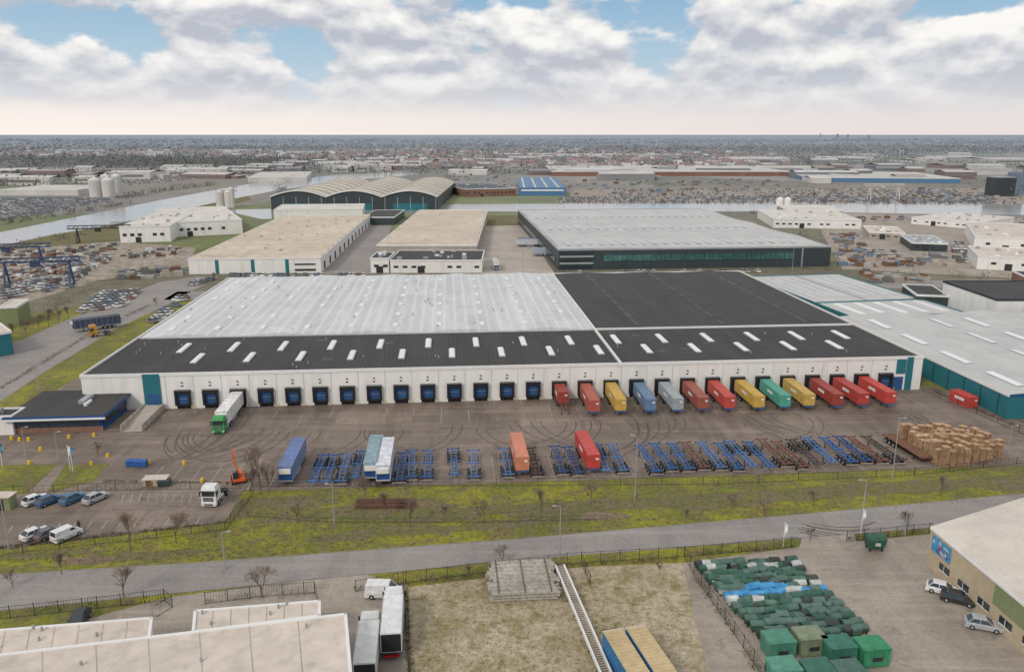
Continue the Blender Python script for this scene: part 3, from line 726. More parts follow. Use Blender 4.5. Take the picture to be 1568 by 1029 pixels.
# person standing beside the van (skinned continuous figure)
def person():
    J=[(0,0,.95),(0,0,1.2),(0,0,1.43),(0,0,1.53),(0,.01,1.66),(0,.0,1.76),
       (.1,0,.9),(.12,-.02,.5),(.12,.0,.08),(.12,-.14,.04),(-.1,0,.9),(-.13,.03,.5),(-.14,.05,.08),(-.14,-.09,.04),
       (.2,0,1.4),(.25,.02,1.12),(.24,-.06,.88),(.24,-.09,.78),(-.2,0,1.4),(-.25,.02,1.12),(-.24,-.06,.88),(-.24,-.09,.78)]
    E=[(0,1),(1,2),(2,3),(3,4),(4,5),(0,6),(6,7),(7,8),(8,9),(0,10),(10,11),(11,12),(12,13),(2,14),(14,15),(15,16),(16,17),(2,18),(18,19),(19,20),(20,21)]
    Rr=[.15,.14,.15,.06,.1,.07,.1,.07,.05,.04,.1,.07,.05,.04,.07,.05,.04,.03,.07,.05,.04,.03]
    me=bpy.data.meshes.new('person'); me.from_pydata(J,E,[]); o=bpy.data.objects.new('person',me); scene.collection.objects.link(o)
    sk_=o.modifiers.new('skin','SKIN'); 
    if not me.skin_vertices: 
        bpy.context.view_layer.objects.active=o; bpy.ops.mesh.customdata_skin_add()
    for v_,r in zip(me.skin_vertices[0].data,Rr): v_.radius=(r,r*.85)
    me.skin_vertices[0].data[0].use_root=True
    o.modifiers.new('sub','SUBSURF').levels=1; o.modifiers['sub'].render_levels=1
    me.materials.append(MATS['dark_metal']); return o
try:
    pe=person(); pe.location=(*G(122,812),.06)
except Exception as ex: print('person',ex)
def lorry(L=8):
    mb=MB(); mb.box(-1.25,1.25,-L,0,1.1,3.7,'obj_paint'); mb.box(-1.27,1.27,-L-.02,.02,1.0,1.12,'dark_metal'); mb.box(-1.15,1.15,.0,.03,1.2,3.5,'rubber_black')
    mb.box(-1.28,-1.2,-L,0,3.66,3.74,'galv'); mb.box(1.2,1.28,-L,0,3.66,3.74,'galv')
    for i in range(7):
        for sx in (-1,1): mb.box(sx*1.255-.01,sx*1.255+.01,-L+.4+i*1.2,-L+.45+i*1.2,1.15,3.65,'grey_metal')
    mb.M=Matrix.Translation((0,-L+3.6,0)); tractor(mb,0); mb.M=None; mb.box(-.9,.9,-.3,.1,.5,.65,'lamp_red')
    for sx in (-1,1): mb.wheel(sx*1.02,-1.8,.5,.5,sx)
    return mb.mesh('lorry')
ML=lorry()
inst('box_lorry',ML,(*G(600,1012),.08),math.radians(186),W_); inst('box_lorry',ML,(*G(560,1060),.08),math.radians(186),(.62,.62,.60))
inst('semi_trailer',ME_BT,(*G(185,500),.08),math.radians(-52),(.05,.07,.12)); inst('truck_tractor',ME_TR,(*G(170,512),.08),math.radians(-52),(.5,.25,.04))
for u,v,a,c in ((790,378,95,(.6,.62,.65)),(792,376,95,(.05,.12,.3)),(815,392,90,(.4,.45,.55)),(757,408,5,(.6,.6,.6)),(470,404,0,W_)):
    inst('semi_trailer',ME_BT,(*G(u,v),.06),math.radians(a),c)
mb=MB()
for x in (0,2.9):
    mb.box(x-1.25,x+1.25,-12,0,.3,3.1,'blue_wall','tan_top'); mb.box(x-1.28,x+1.28,-.02,.03,3.0,3.15,'white_trim'); mb.box(x-.9,x+.3,.0,.03,1.8,2.5,'white_paint')
    for i in range(20): mb.box(x-1.2,x+1.2,-12+i*.6,-11.75+i*.6,3.1,3.14,'tan_top')
    for i in range(20):
        for sx in (-1,1): mb.box(x+sx*1.26-.02,x+sx*1.26+.02,-11.9+i*.6,-11.65+i*.6,.4,3.0,'blue_wall')
    mb.box(x-1.1,x+1.1,-11.6,-.4,0,.3,'dark_metal')
p=G(938,966,3); mb.obj('site_container_pair',(p[0],p[1],.05),math.radians(14))
def bin_(mb,x,y,a,c,s=1):
    mb.M=Matrix.Translation((x,y,.1))@Matrix.Rotation(a,4,'Z')@Matrix.Scale(s,4)
    mb.box(-.55,.55,-.4,.4,.25,.9,c,ix=-.12,iy=-.1); mb.xprism([(-.52,.92),(-.4,1.12),(0,1.25),(.4,1.12),(.52,.92)],-.68,.68,c if R()<.6 or c=='bin_blue' else 'bin_top')
    for i in (-.45,.45):
        for j in (-.3,.3): mb.box(i-.05,i+.05,j-.08,j+.08,0,.25,'tyre')
    if R()<.4: mb.box(-.2,.2,-.56,-.52,.5,.75,'bin_pale')
    mb.M=None
mb=MB(); q=[Vector(G(*p)) for p in ((1172,992),(1330,975),(1212,862),(1062,868))]
for j in range(14):
    for i in range(13):
        if R()<.06: continue
        f,g=(i+.5)/13,(j+.5)/14
        p=q[0].lerp(q[1],f).lerp(q[3].lerp(q[2],f),g)
        if j in(7,8): c='bin_blue' if R()<.8 else 'bin_pale'
        elif j in (10,): c='bin_green'
        elif j>=12: c=random.choice(['bin_pale','bin_pale','bin_dark','bin_green'])
        elif j==6: c='bin_pale' if i<4 else 'bin_green'
        else: c=random.choice(['bin_green','bin_dark','bin_green','bin_dark','bin_top'])
        bin_(mb,p.x+rr(-.15,.15),p.y+rr(-.2,.2),ANG+rr(-.25,.25)+.1,c,rr(.95,1.15))
mb.obj('waste_containers')
for u,v,c in ((1190,1002,(.08,.26,.18)),(1237,996,(.22,.27,.17)),(1282,1010,(.04,.18,.13)),(1332,1012,(.04,.26,.13)),(1198,1045,(.10,.30,.22)),(1250,1048,(.04,.15,.11)),(1296,1050,(.07,.15,.12))):
    mb=MB(); mb.box(-1.6,1.6,-1.3,1.3,.15,2.3,'obj_paint_dull',ix=-.05); mb.box(-1.7,1.7,-1.38,1.38,2.3,2.45,'obj_paint_dull',ix=.05)
    for i in range(6): mb.box(-1.45+i*.55,-1.3+i*.55,-1.36,1.36,.2,2.25,'obj_paint_dull')
    mb.box(-.6,.6,-1.42,-1.36,.9,1.4,'mural_red' if R()<.4 else 'dark_metal'); mb.obj('skip_container',(*G(u,v),.08),math.radians(8),c)
mb=MB(); bin_(mb,0,0,0,'bin_green',2.0); mb.obj('waste_container',(*G(1338,841),0))
mb=MB()
for i in range(9):
    y=i*.95
    for z in range(3):
        x=rr(-.5,.5)
        for k in range(5): mb.box(x,x+9.0+rr(-.2,.2),y+.02+k*.175,y+.02+k*.175+.15,.1+z*.42,.42+z*.42-rr(0,.05),'board_grey')
        for k in (1,4.5,8): mb.box(k,k+.12,y,y+.9,.42+z*.42,.52+z*.42,'wood_dark')
mb.obj('timber_board_stack',(*G(752,923),.05),ANG)
mb=MB()
p0=Vector((*G(857,876),1.0)); p1=Vector((*G(935,1060),1.0)); d=(p1-p0); n=d.cross(Vector((0,0,1))).normalized()*.6
for sgn in (-1,1): mb.beam(p0+n*sgn,p1+n*sgn,.2,.5,'white_trim')
for i in range(60):
    a=p0.lerp(p1,i/59); mb.beam(a-n,a+n,.12,.1,'concrete')
for i in range(8):
    a=p0.lerp(p1,i/7)
    for sgn in (-1,1): b_=a+n*sgn; mb.beam((b_.x,b_.y,.05),(b_.x,b_.y,1),.12,.12,'dark_metal')
mb.obj('conveyor_frame')
def pallets(name,u,v,nx,ny,hgt,deg,seed):
    random.seed(seed); mb=MB()
    for i in range(nx):
        for j in range(ny):
            if R()<.06: continue
            hh=hgt*rr(.65,1.1); x=i*1.5+rr(-.1,.1); y=j*1.45+rr(-.1,.1); n=int(hh/.16)
            mb.box(x+.06,x+1.1,y+.06,y+1.1,0,n*.16,'wood_dark')
            for k in range(n):
                dx=rr(-.04,.04); mb.box(x+dx,x+1.2+dx,y,y+1.2,k*.16+.1,k*.16+.145,'wood_pale')
            for k in range(4): mb.box(x+k*.32,x+k*.32+.2,y-.01,y+1.21,n*.16+.0,n*.16+.03,'wood_pale')
    mb.obj(name,(*G(u,v),.06),math.radians(deg))
pallets('pallet_stack',1443,717,4,9,3.9,12,1); pallets('pallet_stack',1490,709,3,9,3.4,14,2); pallets('pallet_stack',1528,702,2,8,3.0,16,3)
pallets('pallet_stack',1408,690,3,5,3.0,12,5); pallets('pallet_stack',1600,698,3,3,2.2,14,4)
random.seed(21)
mb=MB()
for i in range(18): 
    z=.1+.2*(i//6); mb.beam((rr(-.5,.5),(i%6)*.5,z),(9+rr(-.8,.8),(i%6)*.5+rr(-.3,.3),z),.16,.14,'rust')
mb.obj('steel_beam_stack',(*G(545,779),.05),0)
mb=MB(); mb.box(-1.1,1.1,-1.5,1.5,.5,1.0,'orange_paint'); mb.box(-.6,.6,-1,.6,1.0,1.9,'orange_paint'); mb.box(-1,-.1,-1.3,-.2,1.0,2.2,'glass')
for sx in(-1,1):
    for y in(-1,1): mb.wheel(sx*1.1,y,.45,.35,sx)
    mb.box(sx*2-.2,sx*2+.2,-.2,.2,0,.1,'dark_metal'); mb.beam((0,0,.7),(sx*2,0,.1),.15,.15,'orange_paint')
mb.beam((0,.3,1.8),(-.6,.6,4.2),.3,.3,'orange_paint'); mb.beam((-.6,.6,4.2),(-.5,0,6.2),.2,.2,'orange_paint'); mb.beam((-.5,0,6.2),(-.4,-1.2,5.2),.15,.15,'orange_paint')
mb.obj('orange_loader_crane',(*G(366,737),.05),.4)
mb=MB(); mb.cyl((0,0,0),(0,0,.6),.35,.3,'yellow_paint',10); mb.cyl((0,0,.6),(0,0,.75),.3,.15,'yellow_paint',10); ME_B=mb.mesh('yellow_bollard')
for u,v in ((18,673),(30,675),(44,675),(3,688),(45,711),(106,671),(144,668),(228,710),(282,711),(310,738),(140,712),(165,700),(62,690)): inst('yellow_bollard',ME_B,(*G(u,v),.05),0)
def skipbin(u,v,c): 
    mb=MB(); mb.box(-.9,.9,-.6,.6,.1,1.1,'obj_paint_dull',ix=-.12,iy=-.12); mb.box(-1.05,1.05,-.75,.75,1.1,1.2,'obj_paint_dull',ix=.2,iy=.2); mb.obj('waste_container',(*G(u,v),.05),.1,c)
skipbin(217,714,(.03,.12,.4)); skipbin(203,713,(.03,.12,.4)); skipbin(252,744,(.05,.07,.08))
mb=MB(); mb.box(-2,2,-1,1,.1,1.3,'tan_wall'); mb.box(-2.1,2.1,-1.1,1.1,1.3,1.4,'fg_roof'); mb.box(-1.5,-.5,-1.05,-1,.2,1.2,'wood_dark'); mb.obj('substation_hut',(*G(240,742),.05),.1)
mb=MB(); mb.box(-1.5,1.5,-1,1,0,2.3,'green_wall','fg_roof'); mb.box(-1.7,1.7,-1.2,1.2,2.3,2.45,'fg_roof'); mb.box(-.5,.5,-1.05,-1,0,2,'dark_metal'); mb.obj('substation_hut',(*G(8,778),.05),0)
def flag(u,v,h,c):
    mb=MB(); mb.cyl((0,0,0),(0,0,h),.06,.04,'white_paint',6)
    vs=[];n=8
    for i in range(n+1):
        z=h-.2-i*.24
        vs+=[(.05,0,z),(.26,.12*math.sin(i*.9),z-.1),(.5-.02*i,.2*math.sin(i*.9+1),z-.3)]
    fs=[]
    for i in range(n): fs+=[(i*3,i*3+1,i*3+4,i*3+3),(i*3+1,i*3+2,i*3+5,i*3+4)]
    mb.add(vs,fs,c); mb.obj('flag_pole',(*G(u,v),.03),rr(-.5,.5))
flag(108,720,5,'white_paint'); flag(112,722,5,'bin_blue'); flag(1318,818,4.5,'white_paint'); flag(1199,838,4.2,'white_paint'); flag(4,716,5,'bin_blue')
def lamp(u,v,vt,arm=1):
    p=G(u,v); h=max(4,HT(vt,p[1])); mb=MB()
    mb.cyl((0,0,0),(0,0,h),.11,.06,'galv',8); mb.cyl((0,0,0),(0,0,.9),.16,.15,'galv',8)
    mb.beam((0,0,h-.05),(arm*.7,0,h+.1),.07,.07,'galv'); mb.box(min(arm*.6,arm*1.2),max(arm*.6,arm*1.2),-.12,.12,h+.06,h+.2,'grey_metal',ix=.05,iy=.03)
    mb.box(min(arm*.65,arm*1.15),max(arm*.65,arm*1.15),-.1,.1,h+.03,h+.06,'lamp_clear'); mb.obj('street_lamp',(p[0],p[1],.02),rr(-.3,.3))
for a in ((512,802,742,-1),(972,762,668,-1),(1366,732,640,1),(857,857,775,-1),(345,872,816,1),(1318,812,736,-1),(14,842,765,-1),(90,708,662,1),(40,700,655,1),(1543,695,652,1),(1385,820,775,1),(228,515,480,1),(288,452,420,1),(800,420,385,1),(1213,415,375,1),(640,430,405,1),(760,418,390,1),(60,600,560,1)): lamp(*a)
def fence(pts,h=1.8,name='metal_fence',step=.35):
    mb=MB(); P=[Vector(G(*p)) for p in pts]
    for a,b_ in zip(P,P[1:]):
        L=(b_-a).length; n=max(1,int(L/step))
        for z in (.15,h-.08): mb.beam((*a,z),(*b_,z),.04,.04,'fence_metal')
        for i in range(n+1):
            p=a.lerp(b_,i/n); post=i%8==0; w=.08 if post else .018; mb.box(p.x-w/2,p.x+w/2,p.y-w/2,p.y+w/2,0,h+(.1 if post else 0),'fence_metal')
    return mb.obj(name)
fence([(545,906),(622,893),(720,880),(890,862),(1048,853)]); fence([(1048,853),(1062,880),(1110,950),(1170,1040)]); fence([(618,896),(622,960),(627,1060)])
fence([(-60,955),(150,932),(252,920),(264,930),(240,945)]); fence([(315,925),(400,914),(482,908),(486,918)]); fence([(1048,853),(1130,846),(1221,838)]); fence([(1296,830),(1428,816)])
fence([(385,760),(345,812),(200,828),(0,850)],1.5,step=.6); fence([(385,745),(760,744),(1100,742),(1400,728),(1600,706)],1.5,step=.9); fence([(-40,758),(120,752),(370,748)],1.4,step=.8)
fence([(890,862),(905,900)]); fence([(380,790),(500,800),(740,800),(930,795)],.8,step=1.5)
fence([(1412,598),(1560,662),(1620,690)],1.8,step=.7)
def clump(mb,x,y,z,rx,ry,rz,n,size,mt):
    for i in range(n):
        a=rr(0,6.283); r=math.sqrt(R()); zz=rr(-1,1)
        cx=x+rx*r*math.cos(a)*rr(.7,1.15); cy=y+ry*r*math.sin(a)*rr(.7,1.15); cz=z+rz*(zz*.9+.95)*rr(.8,1.1)
        s=size*rr(.5,1.3)
        vs=[(cx+rr(-s,s),cy+rr(-s,s),max(0,cz+rr(-s,s))) for _ in range(3)]
        mb.add(vs,[(0,1,2)],mt)
def hedge(pts,w,h,name='hedge',dens=10,mts=('hedge_leaf','hedge_brown','hedge_brown')):
    mb=MB(); P=[Vector(G(*p)) for p in pts]
    for a,b_ in zip(P,P[1:]):
        L=(b_-a).length; n=max(2,int(L/(w*.7)))
        for i in range(n):
            if R()<.15: continue
            p=a.lerp(b_,(i+R())/n); hh=h*rr(.4,1.2)
            clump(mb,p.x,p.y,0,w*.6,w*.5,hh*.5,int(dens*5),.12,random.choice(mts))
    return mb.obj(name)
hedge([(545,903),(720,884),(890,866),(1040,857)],1.1,1.1); hedge([(-40,946),(150,930),(250,922)],1.6,1.2); hedge([(318,922),(480,910)],1.4,1.3)
hedge([(1060,880),(1110,950),(1168,1040)],1.2,1.1); hedge([(1050,850),(1215,838)],1.0,1.0); hedge([(1300,826),(1425,813)],1.0,1.0)
hedge([(620,900),(630,1040)],.9,.8); hedge([(1568,640),(1700,690)],1.2,1); hedge([(385,760),(347,810)],1.6,1.5); hedge([(400,745),(430,740),(420,755)],2.5,2.0)
hedge([(740,880),(870,868)],1.2,1.2); hedge([(380,742),(395,752)],2,2)
hedge([(0,596),(60,560),(150,505),(230,468)],1.2,.8); hedge([(1430,600),(1560,655)],.8,.7)
hedge([(370,742),(380,725)],1.5,1.4); hedge([(160,738),(340,740)],.9,.8); hedge([(0,840),(345,800)],.8,.7)
grassmat('tuft',(.24,.235,.04),(.27,.23,.10),(.17,.14,.065),.5)
mb=MB()
for i in range(9000):
    u=rr(-40,1620); v=rr(742,862)
    if v>826-(u-784)*.075-3: continue
    if u<372 and 752<v<850-u*.12: continue
    x,y=G(u,v); s=rr(.06,.22)
    for k in range(3):
        a=rr(0,6.28); mb.add([(x-.1*math.cos(a),y-.1*math.sin(a),.02),(x+.1*math.cos(a),y+.1*math.sin(a),.02),(x+rr(-.15,.15),y+rr(-.15,.15),s)],[(0,1,2)],'tuft')
for i in range(3500):
    u=rr(640,1060); v=rr(880,1040); x,y=G(u,v); s=rr(.05,.2)
    for k in range(2):
        a=rr(0,6.28); mb.add([(x-.08*math.cos(a),y-.08*math.sin(a),.04),(x+.08*math.cos(a),y+.08*math.sin(a),.04),(x+rr(-.1,.1),y+rr(-.1,.1),s)],[(0,1,2)],'tuft')
mb.obj('grass_tufts')
def tree(seed,h,depth=5,spread=.5):
    random.seed(seed); mb=MB()
    def br(p,d,l,r,k):
        q=p+d*l; 
        if r<.025: mb.cyl(p,q,r,r*.6,'twig',3,False)
        else: mb.cyl(p,q,r,r*.68,'bark',6,False)
        if k==0: return
        n=3 if k>1 else 5
        for i in range(n+(1 if k>=depth-1 else 0)):
            a=rr(0,6.283); s=rr(.25,.75)*spread*1.5
            o=d.orthogonal().normalized(); o.rotate(Matrix.Rotation(a,3,d))
            nd=(d+o*s+Vector((0,0,.15))).normalized(); st=p.lerp(q,rr(.5,1))
            br(st,nd,l*rr(.62,.86),max(.014,r*.56),k-1)
    br(Vector((0,0,0)),Vector((0,0,1)),h*.28,h*.014,depth)
    return mb.mesh('bare_tree')
TR=[tree(i,8,5,.55+.1*i) for i in range(4)]
random.seed(5)
for u,v,h in ((398,748,11),(412,752,8),(388,757,7),(200,842,8),(270,832,7),(735,800,6),(828,792,6.5),(592,792,6.5),(628,806,6),(770,864,4),(190,915,7),(402,915,6),(716,886,3.5),(1240,830,3.5),(75,500,8),(60,505,7),(90,495,7),(1050,800,3.5),(1245,775,4),(1440,760,5),(560,760,5),(905,770,5),(1388,815,5),(150,700,4),(1010,880,3),(455,800,5),(1170,790,4),(40,512,7),(105,488,6),(20,520,7),(680,795,4),(1120,780,4),(240,470,5),(330,430,5),(20,900,4),(95,880,5)):
    inst('bare_tree',random.choice(TR),(*G(u,v),0),rr(0,6),None,h/8)
# ---------------- mid-ground masses ----------------
def quadfill(Q,nx,ny,fn,drop=.1,jit=.3):
    q=[Vector(G(*p)) for p in Q]; a=math.atan2((q[1]-q[0]).y,(q[1]-q[0]).x)
    for i in range(nx):
        for j in range(ny):
            if R()<drop: continue
            f,g=(i+.5+rr(-jit,jit)*.5)/nx,(j+.5+rr(-jit,jit)*.3)/ny
            p=q[0].lerp(q[1],f).lerp(q[3].lerp(q[2],f),g); fn(p.x,p.y,a)
def mcar(mb):
    def f(x,y,a):
        c=random.choice(['mass_0','mass_0','mass_0','mass_1','mass_2','mass_3','mass_1','mass_2','mass_4'])
        mb.M=Matrix.Translation((x,y,.05))@Matrix.Rotation(a+rr(-.05,.05),4,'Z')
        mb.box(-.9,.9,-2.1,2.1,.25,.9,c,ix=.06,iy=.1); mb.box(-.8,.8,-1.2,1.6,.9,1.4,'glass',c,ix=.15,iy=.5); mb.M=None
    return f
mb=MB(); fn=mcar(mb)
quadfill([(118,482),(190,470),(215,446),(150,450)],8,7,fn,.15); quadfill([(225,498),(245,494),(290,455),(275,455)],2,9,fn,.2)
quadfill([(285,438),(300,438),(330,428),(318,428)],3,3,fn); quadfill([(350,424),(560,424),(560,422),(350,422)],30,1,fn,.35); quadfill([(860,420),(1180,417),(1180,416),(860,419)],40,1,fn,.6)
quadfill([(-60,348),(70,327),(190,302),(-40,306)],38,16,fn,.12); quadfill([(40,300),(300,275),(300,270),(40,284)],34,8,fn,.3)
quadfill([(850,311),(1560,313),(1500,300),(860,302)],130,8,fn,.2); quadfill([(930,300),(1480,300),(1460,290),(940,290)],90,6,fn,.3)
quadfill([(0,460),(110,442),(110,425),(0,440)],14,5,fn,.3); quadfill([(20,420),(160,405),(180,392),(30,402)],20,5,fn,.4)
quadfill([(1320,398),(1380,400),(1370,385),(1310,384)],12,4,fn,.3); quadfill([(1460,404),(1490,405),(1480,372),(1455,371)],5,7,fn,.3)
mb.obj('parked_cars')
def goods(mb,cs,hm=3,sz=6):
    def f(x,y,a):
        c=random.choice(cs); w=rr(.5,1)*sz*.5; d_=rr(.3,.9)*sz*.5; h=rr(.4,hm)
        mb.M=Matrix.Translation((x,y,0))@Matrix.Rotation(a+rr(-.1,.1)+(1.57 if R()<.25 else 0),4,'Z'); mb.box(-w,w,-d_,d_,0,h,c,ix=.1); 
        if R()<.4: mb.box(-w*.6,w*.6,-d_*.6,d_*.6,h,h+rr(.3,1.2),random.choice(cs))
        mb.M=None
    return f
mb=MB(); g=goods(mb,['rust','mass_1','mass_2','mass_5','mass_2','mass_1','wood_dark','mass_0'],2.0,4)
quadfill([(0,455),(120,430),(150,405),(0,415)],20,9,g,.5,2); quadfill([(0,412),(160,395),(180,375),(0,385)],24,7,g,.45,2); quadfill([(180,400),(285,392),(280,380),(190,384)],14,3,g,.5,1)
quadfill([(0,435),(70,432),(60,418),(0,420)],10,4,g,.2,1)
mb.obj('scrap_piles')
mb=MB(); g=goods(mb,['mass_1','mass_1','mass_2','mass_5','mass_1','mass_2','mass_5','mass_3','mass_4','wood_dark'],2.4,6)
quadfill([(1290,408),(1340,410),(1310,360),(1270,358)],6,14,g,.35,1); quadfill([(1350,412),(1400,412),(1385,390),(1350,390)],6,6,g,.3,1); quadfill([(1400,408),(1460,410),(1440,390),(1400,390)],6,5,g,.35,1)
quadfill([(1300,345),(1600,345),(1560,334),(1300,333)],30,4,g,.55,1.6); quadfill([(1340,436),(1420,432),(1400,418),(1320,418)],8,4,g,.5,.8)
quadfill([(940,312),(1180,312),(1180,290),(950,290)],30,5,g,.6,1.2); quadfill([(680,290),(790,290),(780,262),(690,262)],14,10,g,.5,1.2)
quadfill([(180,430),(280,424),(285,412),(190,415)],10,4,g,.4,.8); quadfill([(1180,310),(1600,311),(1560,290),(1200,290)],40,7,g,.6,1.5)
quadfill([(860,300),(1200,290),(1200,276),(860,276)],30,7,g,.5,1.5)
mb.obj('stored_goods')
def halls(mb,cs,ws,sc=1):
    def f(x,y,a):
        w=rr(10,45)*sc;d_=rr(10,30)*sc;h=rr(5,10);mb.M=Matrix.Translation((x,y,0))@Matrix.Rotation(rr(-.3,.3),4,'Z')
        wl=random.choice(ws); rf=random.choice(cs); mb.box(-w,w,-d_,d_,0,h,wl,rf)
        mb.add([(-w,-d_-.3,h),(w,-d_-.3,h),(w,0,h+2),(-w,0,h+2),(w,d_,h),(-w,d_,h)],[(0,1,2,3),(3,2,4,5)],rf)
        if R()<.6: mb.box(-w*.7,w*.7,-d_-.5,-d_-.1,h*.4,h*.7,'town_2')
        if R()<.5: mb.box(w,w+rr(4,12),-d_*.5,d_*.5,0,h*.6,wl,rf)
        mb.M=None
    return f
mb=MB(); g=halls(mb,['mid_roof','mid_roof','town_5','mass_0','town_4','town_3'],['mid_wall','mid_wall','town_5','town_0','mass_1'])
quadfill([(-100,290),(390,272),(420,258),(-100,265)],12,4,g,.4,1.6); quadfill([(680,272),(1600,288),(1560,256),(680,256)],16,4,g,.5,1.8)
quadfill([(420,268),(680,262),(680,246),(420,250)],10,4,g,.5,1.6)
g=halls(mb,['mid_roof','mid_roof','mass_0'],['mid_wall','mid_wall','town_5'],2.0)
quadfill([(700,252),(1650,254),(1650,240),(700,240)],11,3,g,.5,1.8); quadfill([(-50,244),(700,240),(700,232),(-50,234)],10,2,g,.5,1.8)
mb.obj('industrial_halls')
def silo(u,v,vt,r,mt,n=1):
    p=G(u,v);h=HT(vt,p[1]);mb=MB()
    for i in range(n): mb.cyl((i*r*2.1,0,0),(i*r*2.1,0,h),r,r,mt,14); mb.cyl((i*r*2.1,0,h),(i*r*2.1,0,h+r*.6),r,.2,mt,14)
    mb.beam((-r,0,h+1),(r*2.1*n,0,h+1),1,1,'grey_metal'); mb.obj('silo',(p[0],p[1],0),0)
silo(148,303,276,6,'mid_wall',2); silo(165,300,270,5,'mid_wall',2); silo(338,318,294,3.5,'mid_wall',2); silo(356,318,289,2.5,'mid_wall',1); silo(1193,322,305,3,'white_cladding',2)
mb=MB(); p=G(1535,300); 
mb.box(-14,6,-8,8,0,HT(272,p[1]),'dark_cladding'); mb.box(7,16,-8,8,0,HT(264,p[1]),'mass_3'); mb.box(-14.2,6.2,-8.2,8.2,HT(272,p[1]),HT(272,p[1])+1,'grey_metal'); mb.box(9,14,-4,4,HT(264,p[1]),HT(264,p[1])+3,'grey_metal'); mb.obj('concrete_plant_tower',(*p,0),0)
def gantry(u,v,w,h,mt):
    p=G(u,v);mb=MB()
    for x in(0,w):
        mb.beam((x,-3,0),(x,0,h),.6,.6,mt);mb.beam((x,3,0),(x,0,h),.6,.6,mt); mb.beam((x,-3,.5),(x,3,.5),.5,.5,mt)
    for y in (-1,1):
        mb.beam((-w*.2,y,h),(w*1.2,y,h),.35,.4,mt); mb.beam((-w*.2,y,h+1.6),(w*1.2,y,h+1.6),.3,.3,mt)
        for i in range(14):
            x=-w*.2+i*w*.1; mb.beam((x,y,h),(x+w*.1,y,h+1.6) if i%2 else (x+w*.05,y,h+1.6),.15,.15,mt)
    mb.box(w*.4,w*.4+3,-1,1,h-2,h,mt); mb.obj('gantry_crane',(p[0],p[1],0),.2)
mat('crane_blue',(.035,.065,.14),.5)
gantry(12,440,24,10,'crane_blue'); gantry(-30,410,26,9,'crane_blue'); gantry(120,372,24,8,'dark_metal'); gantry(1330,308,30,14,'mid_wall'); gantry(700,296,24,10,'mid_wall')
mb=MB()
for u,v,vt,w in ((600,240,229,12),(648,230,219,12),(640,233,222,14),(656,233,221,10),(668,233,222,12),(630,236,227,18),(905,244,234,7),(924,243,230,7),(955,244,233,7),(516,252,240,8),(1282,212,205.5,34),(1298,212,206,26),(1256,212,204.5,12),(1380,238,230,10),(230,236,231,14),(780,226,220,12),(1120,230,224,12),(1460,234,228,12),(1330,213,207,40)):
    x,y=G(u,v);h=HT(vt,y);mb.M=Matrix.Translation((x,y,0));mt=random.choice(['mid_wall','town_4','town_3','town_4']);mb.box(-w/2,w/2,-6,6,0,h,mt)
    for k in range(int(h/3)): mb.box(-w/2+1,w/2-1,-6.1,-6,k*3+1,k*3+2.3,'town_2')
    mb.M=None
mb.obj('tower_blocks')
mb=MB()
for i in range(4200):
    Y=1400*math.exp(R()**.9*1.7); X=rr(-.72,.72)*Y
    cl=math.sin(X*.0022+1)+math.sin(Y*.0031)+math.sin((X+Y)*.0013)
    if cl<.35 : continue
    w=rr(4,12);d_=rr(4,7);h=rr(4,8);rf=random.choice(['town_0','town_1','town_2','town_0','town_1','town_3']);wl=random.choice(['town_3','town_4','town_4','town_0'])
    mb.M=Matrix.Translation((X,Y,0))@Matrix.Rotation(rr(-.6,.6),4,'Z'); mb.box(-w,w,-d_,d_,0,h,wl)
    mb.add([(-w,-d_,h),(w,-d_,h),(w,0,h+4),(-w,0,h+4),(w,d_,h),(-w,d_,h)],[(0,1,2,3),(3,2,4,5),(1,4,2),(0,3,5)],rf); mb.M=None
mb.obj('town_houses')
mb=MB()
def belt(x,y,r,h,n,s,mt=None):
    mt=mt or ('tree_far_a' if R()<.6 else 'tree_far_b')
    for i in range(n):
        a=rr(0,6.283);k=math.sqrt(R());z=h*rr(.05,1);w=r*k*(1.1-.5*abs(z/h-.45))
        cx=x+w*math.cos(a);cy=y+w*math.sin(a)
        mb.add([(cx+rr(-s,s),cy+rr(-s,s),max(0,z+rr(-s,s))) for _ in range(3)],[(0,1,2)],mt)
for i in range(15000):
    Y=700*math.exp(R()**.85*2.6); X=rr(-.75,.75)*Y
    n_=math.sin(X*.004+2)*math.sin(Y*.005+.5)+.6*math.sin((X-Y)*.0023)
    if Y<1400 and n_<.3: continue
    if Y>1400 and n_<-.3: continue
    s=1.2+Y/1500; belt(X,Y,rr(6,16)*(1+Y/4000),rr(7,14)*(1+Y/20000),9,s)
def beltfill(Q,n,h,r,seg,s):
    q=[Vector(G(*p)) for p in Q]
    for i in range(n):
        f,g=R(),R(); p=q[0].lerp(q[1],f).lerp(q[3].lerp(q[2],f),g); belt(p.x,p.y,r*rr(.6,1.2),h*rr(.6,1.1),seg,s)
beltfill([(-60,264),(420,257),(440,246),(-60,244)],1500,14,13,12,2); beltfill([(860,254),(1600,256),(1600,250),(860,250)],300,11,11,10,2)
beltfill([(420,250),(900,246),(900,238),(420,240)],350,12,14,10,2.4); beltfill([(-200,234),(1800,234),(1900,226),(-300,226)],1100,14,30,10,4)
def beltline(pts,n,h=8,r=5,seg=26,jit=4,mt=None,s=.8):
    P=[Vector(G(*p)) for p in pts]
    for a,b_ in zip(P,P[1:]):
        for i in range(n): p=a.lerp(b_,R()); belt(p.x+rr(-jit,jit),p.y+rr(-jit,jit),r*rr(.6,1.2),h*rr(.5,1.1),seg,s,mt)
beltline([(440,300),(420,285),(520,262)],14,9)
beltline([(680,300),(688,270)],14,8); beltline([(0,276),(300,262)],50,9,8); beltline([(300,262),(700,246)],60,11,10,10)
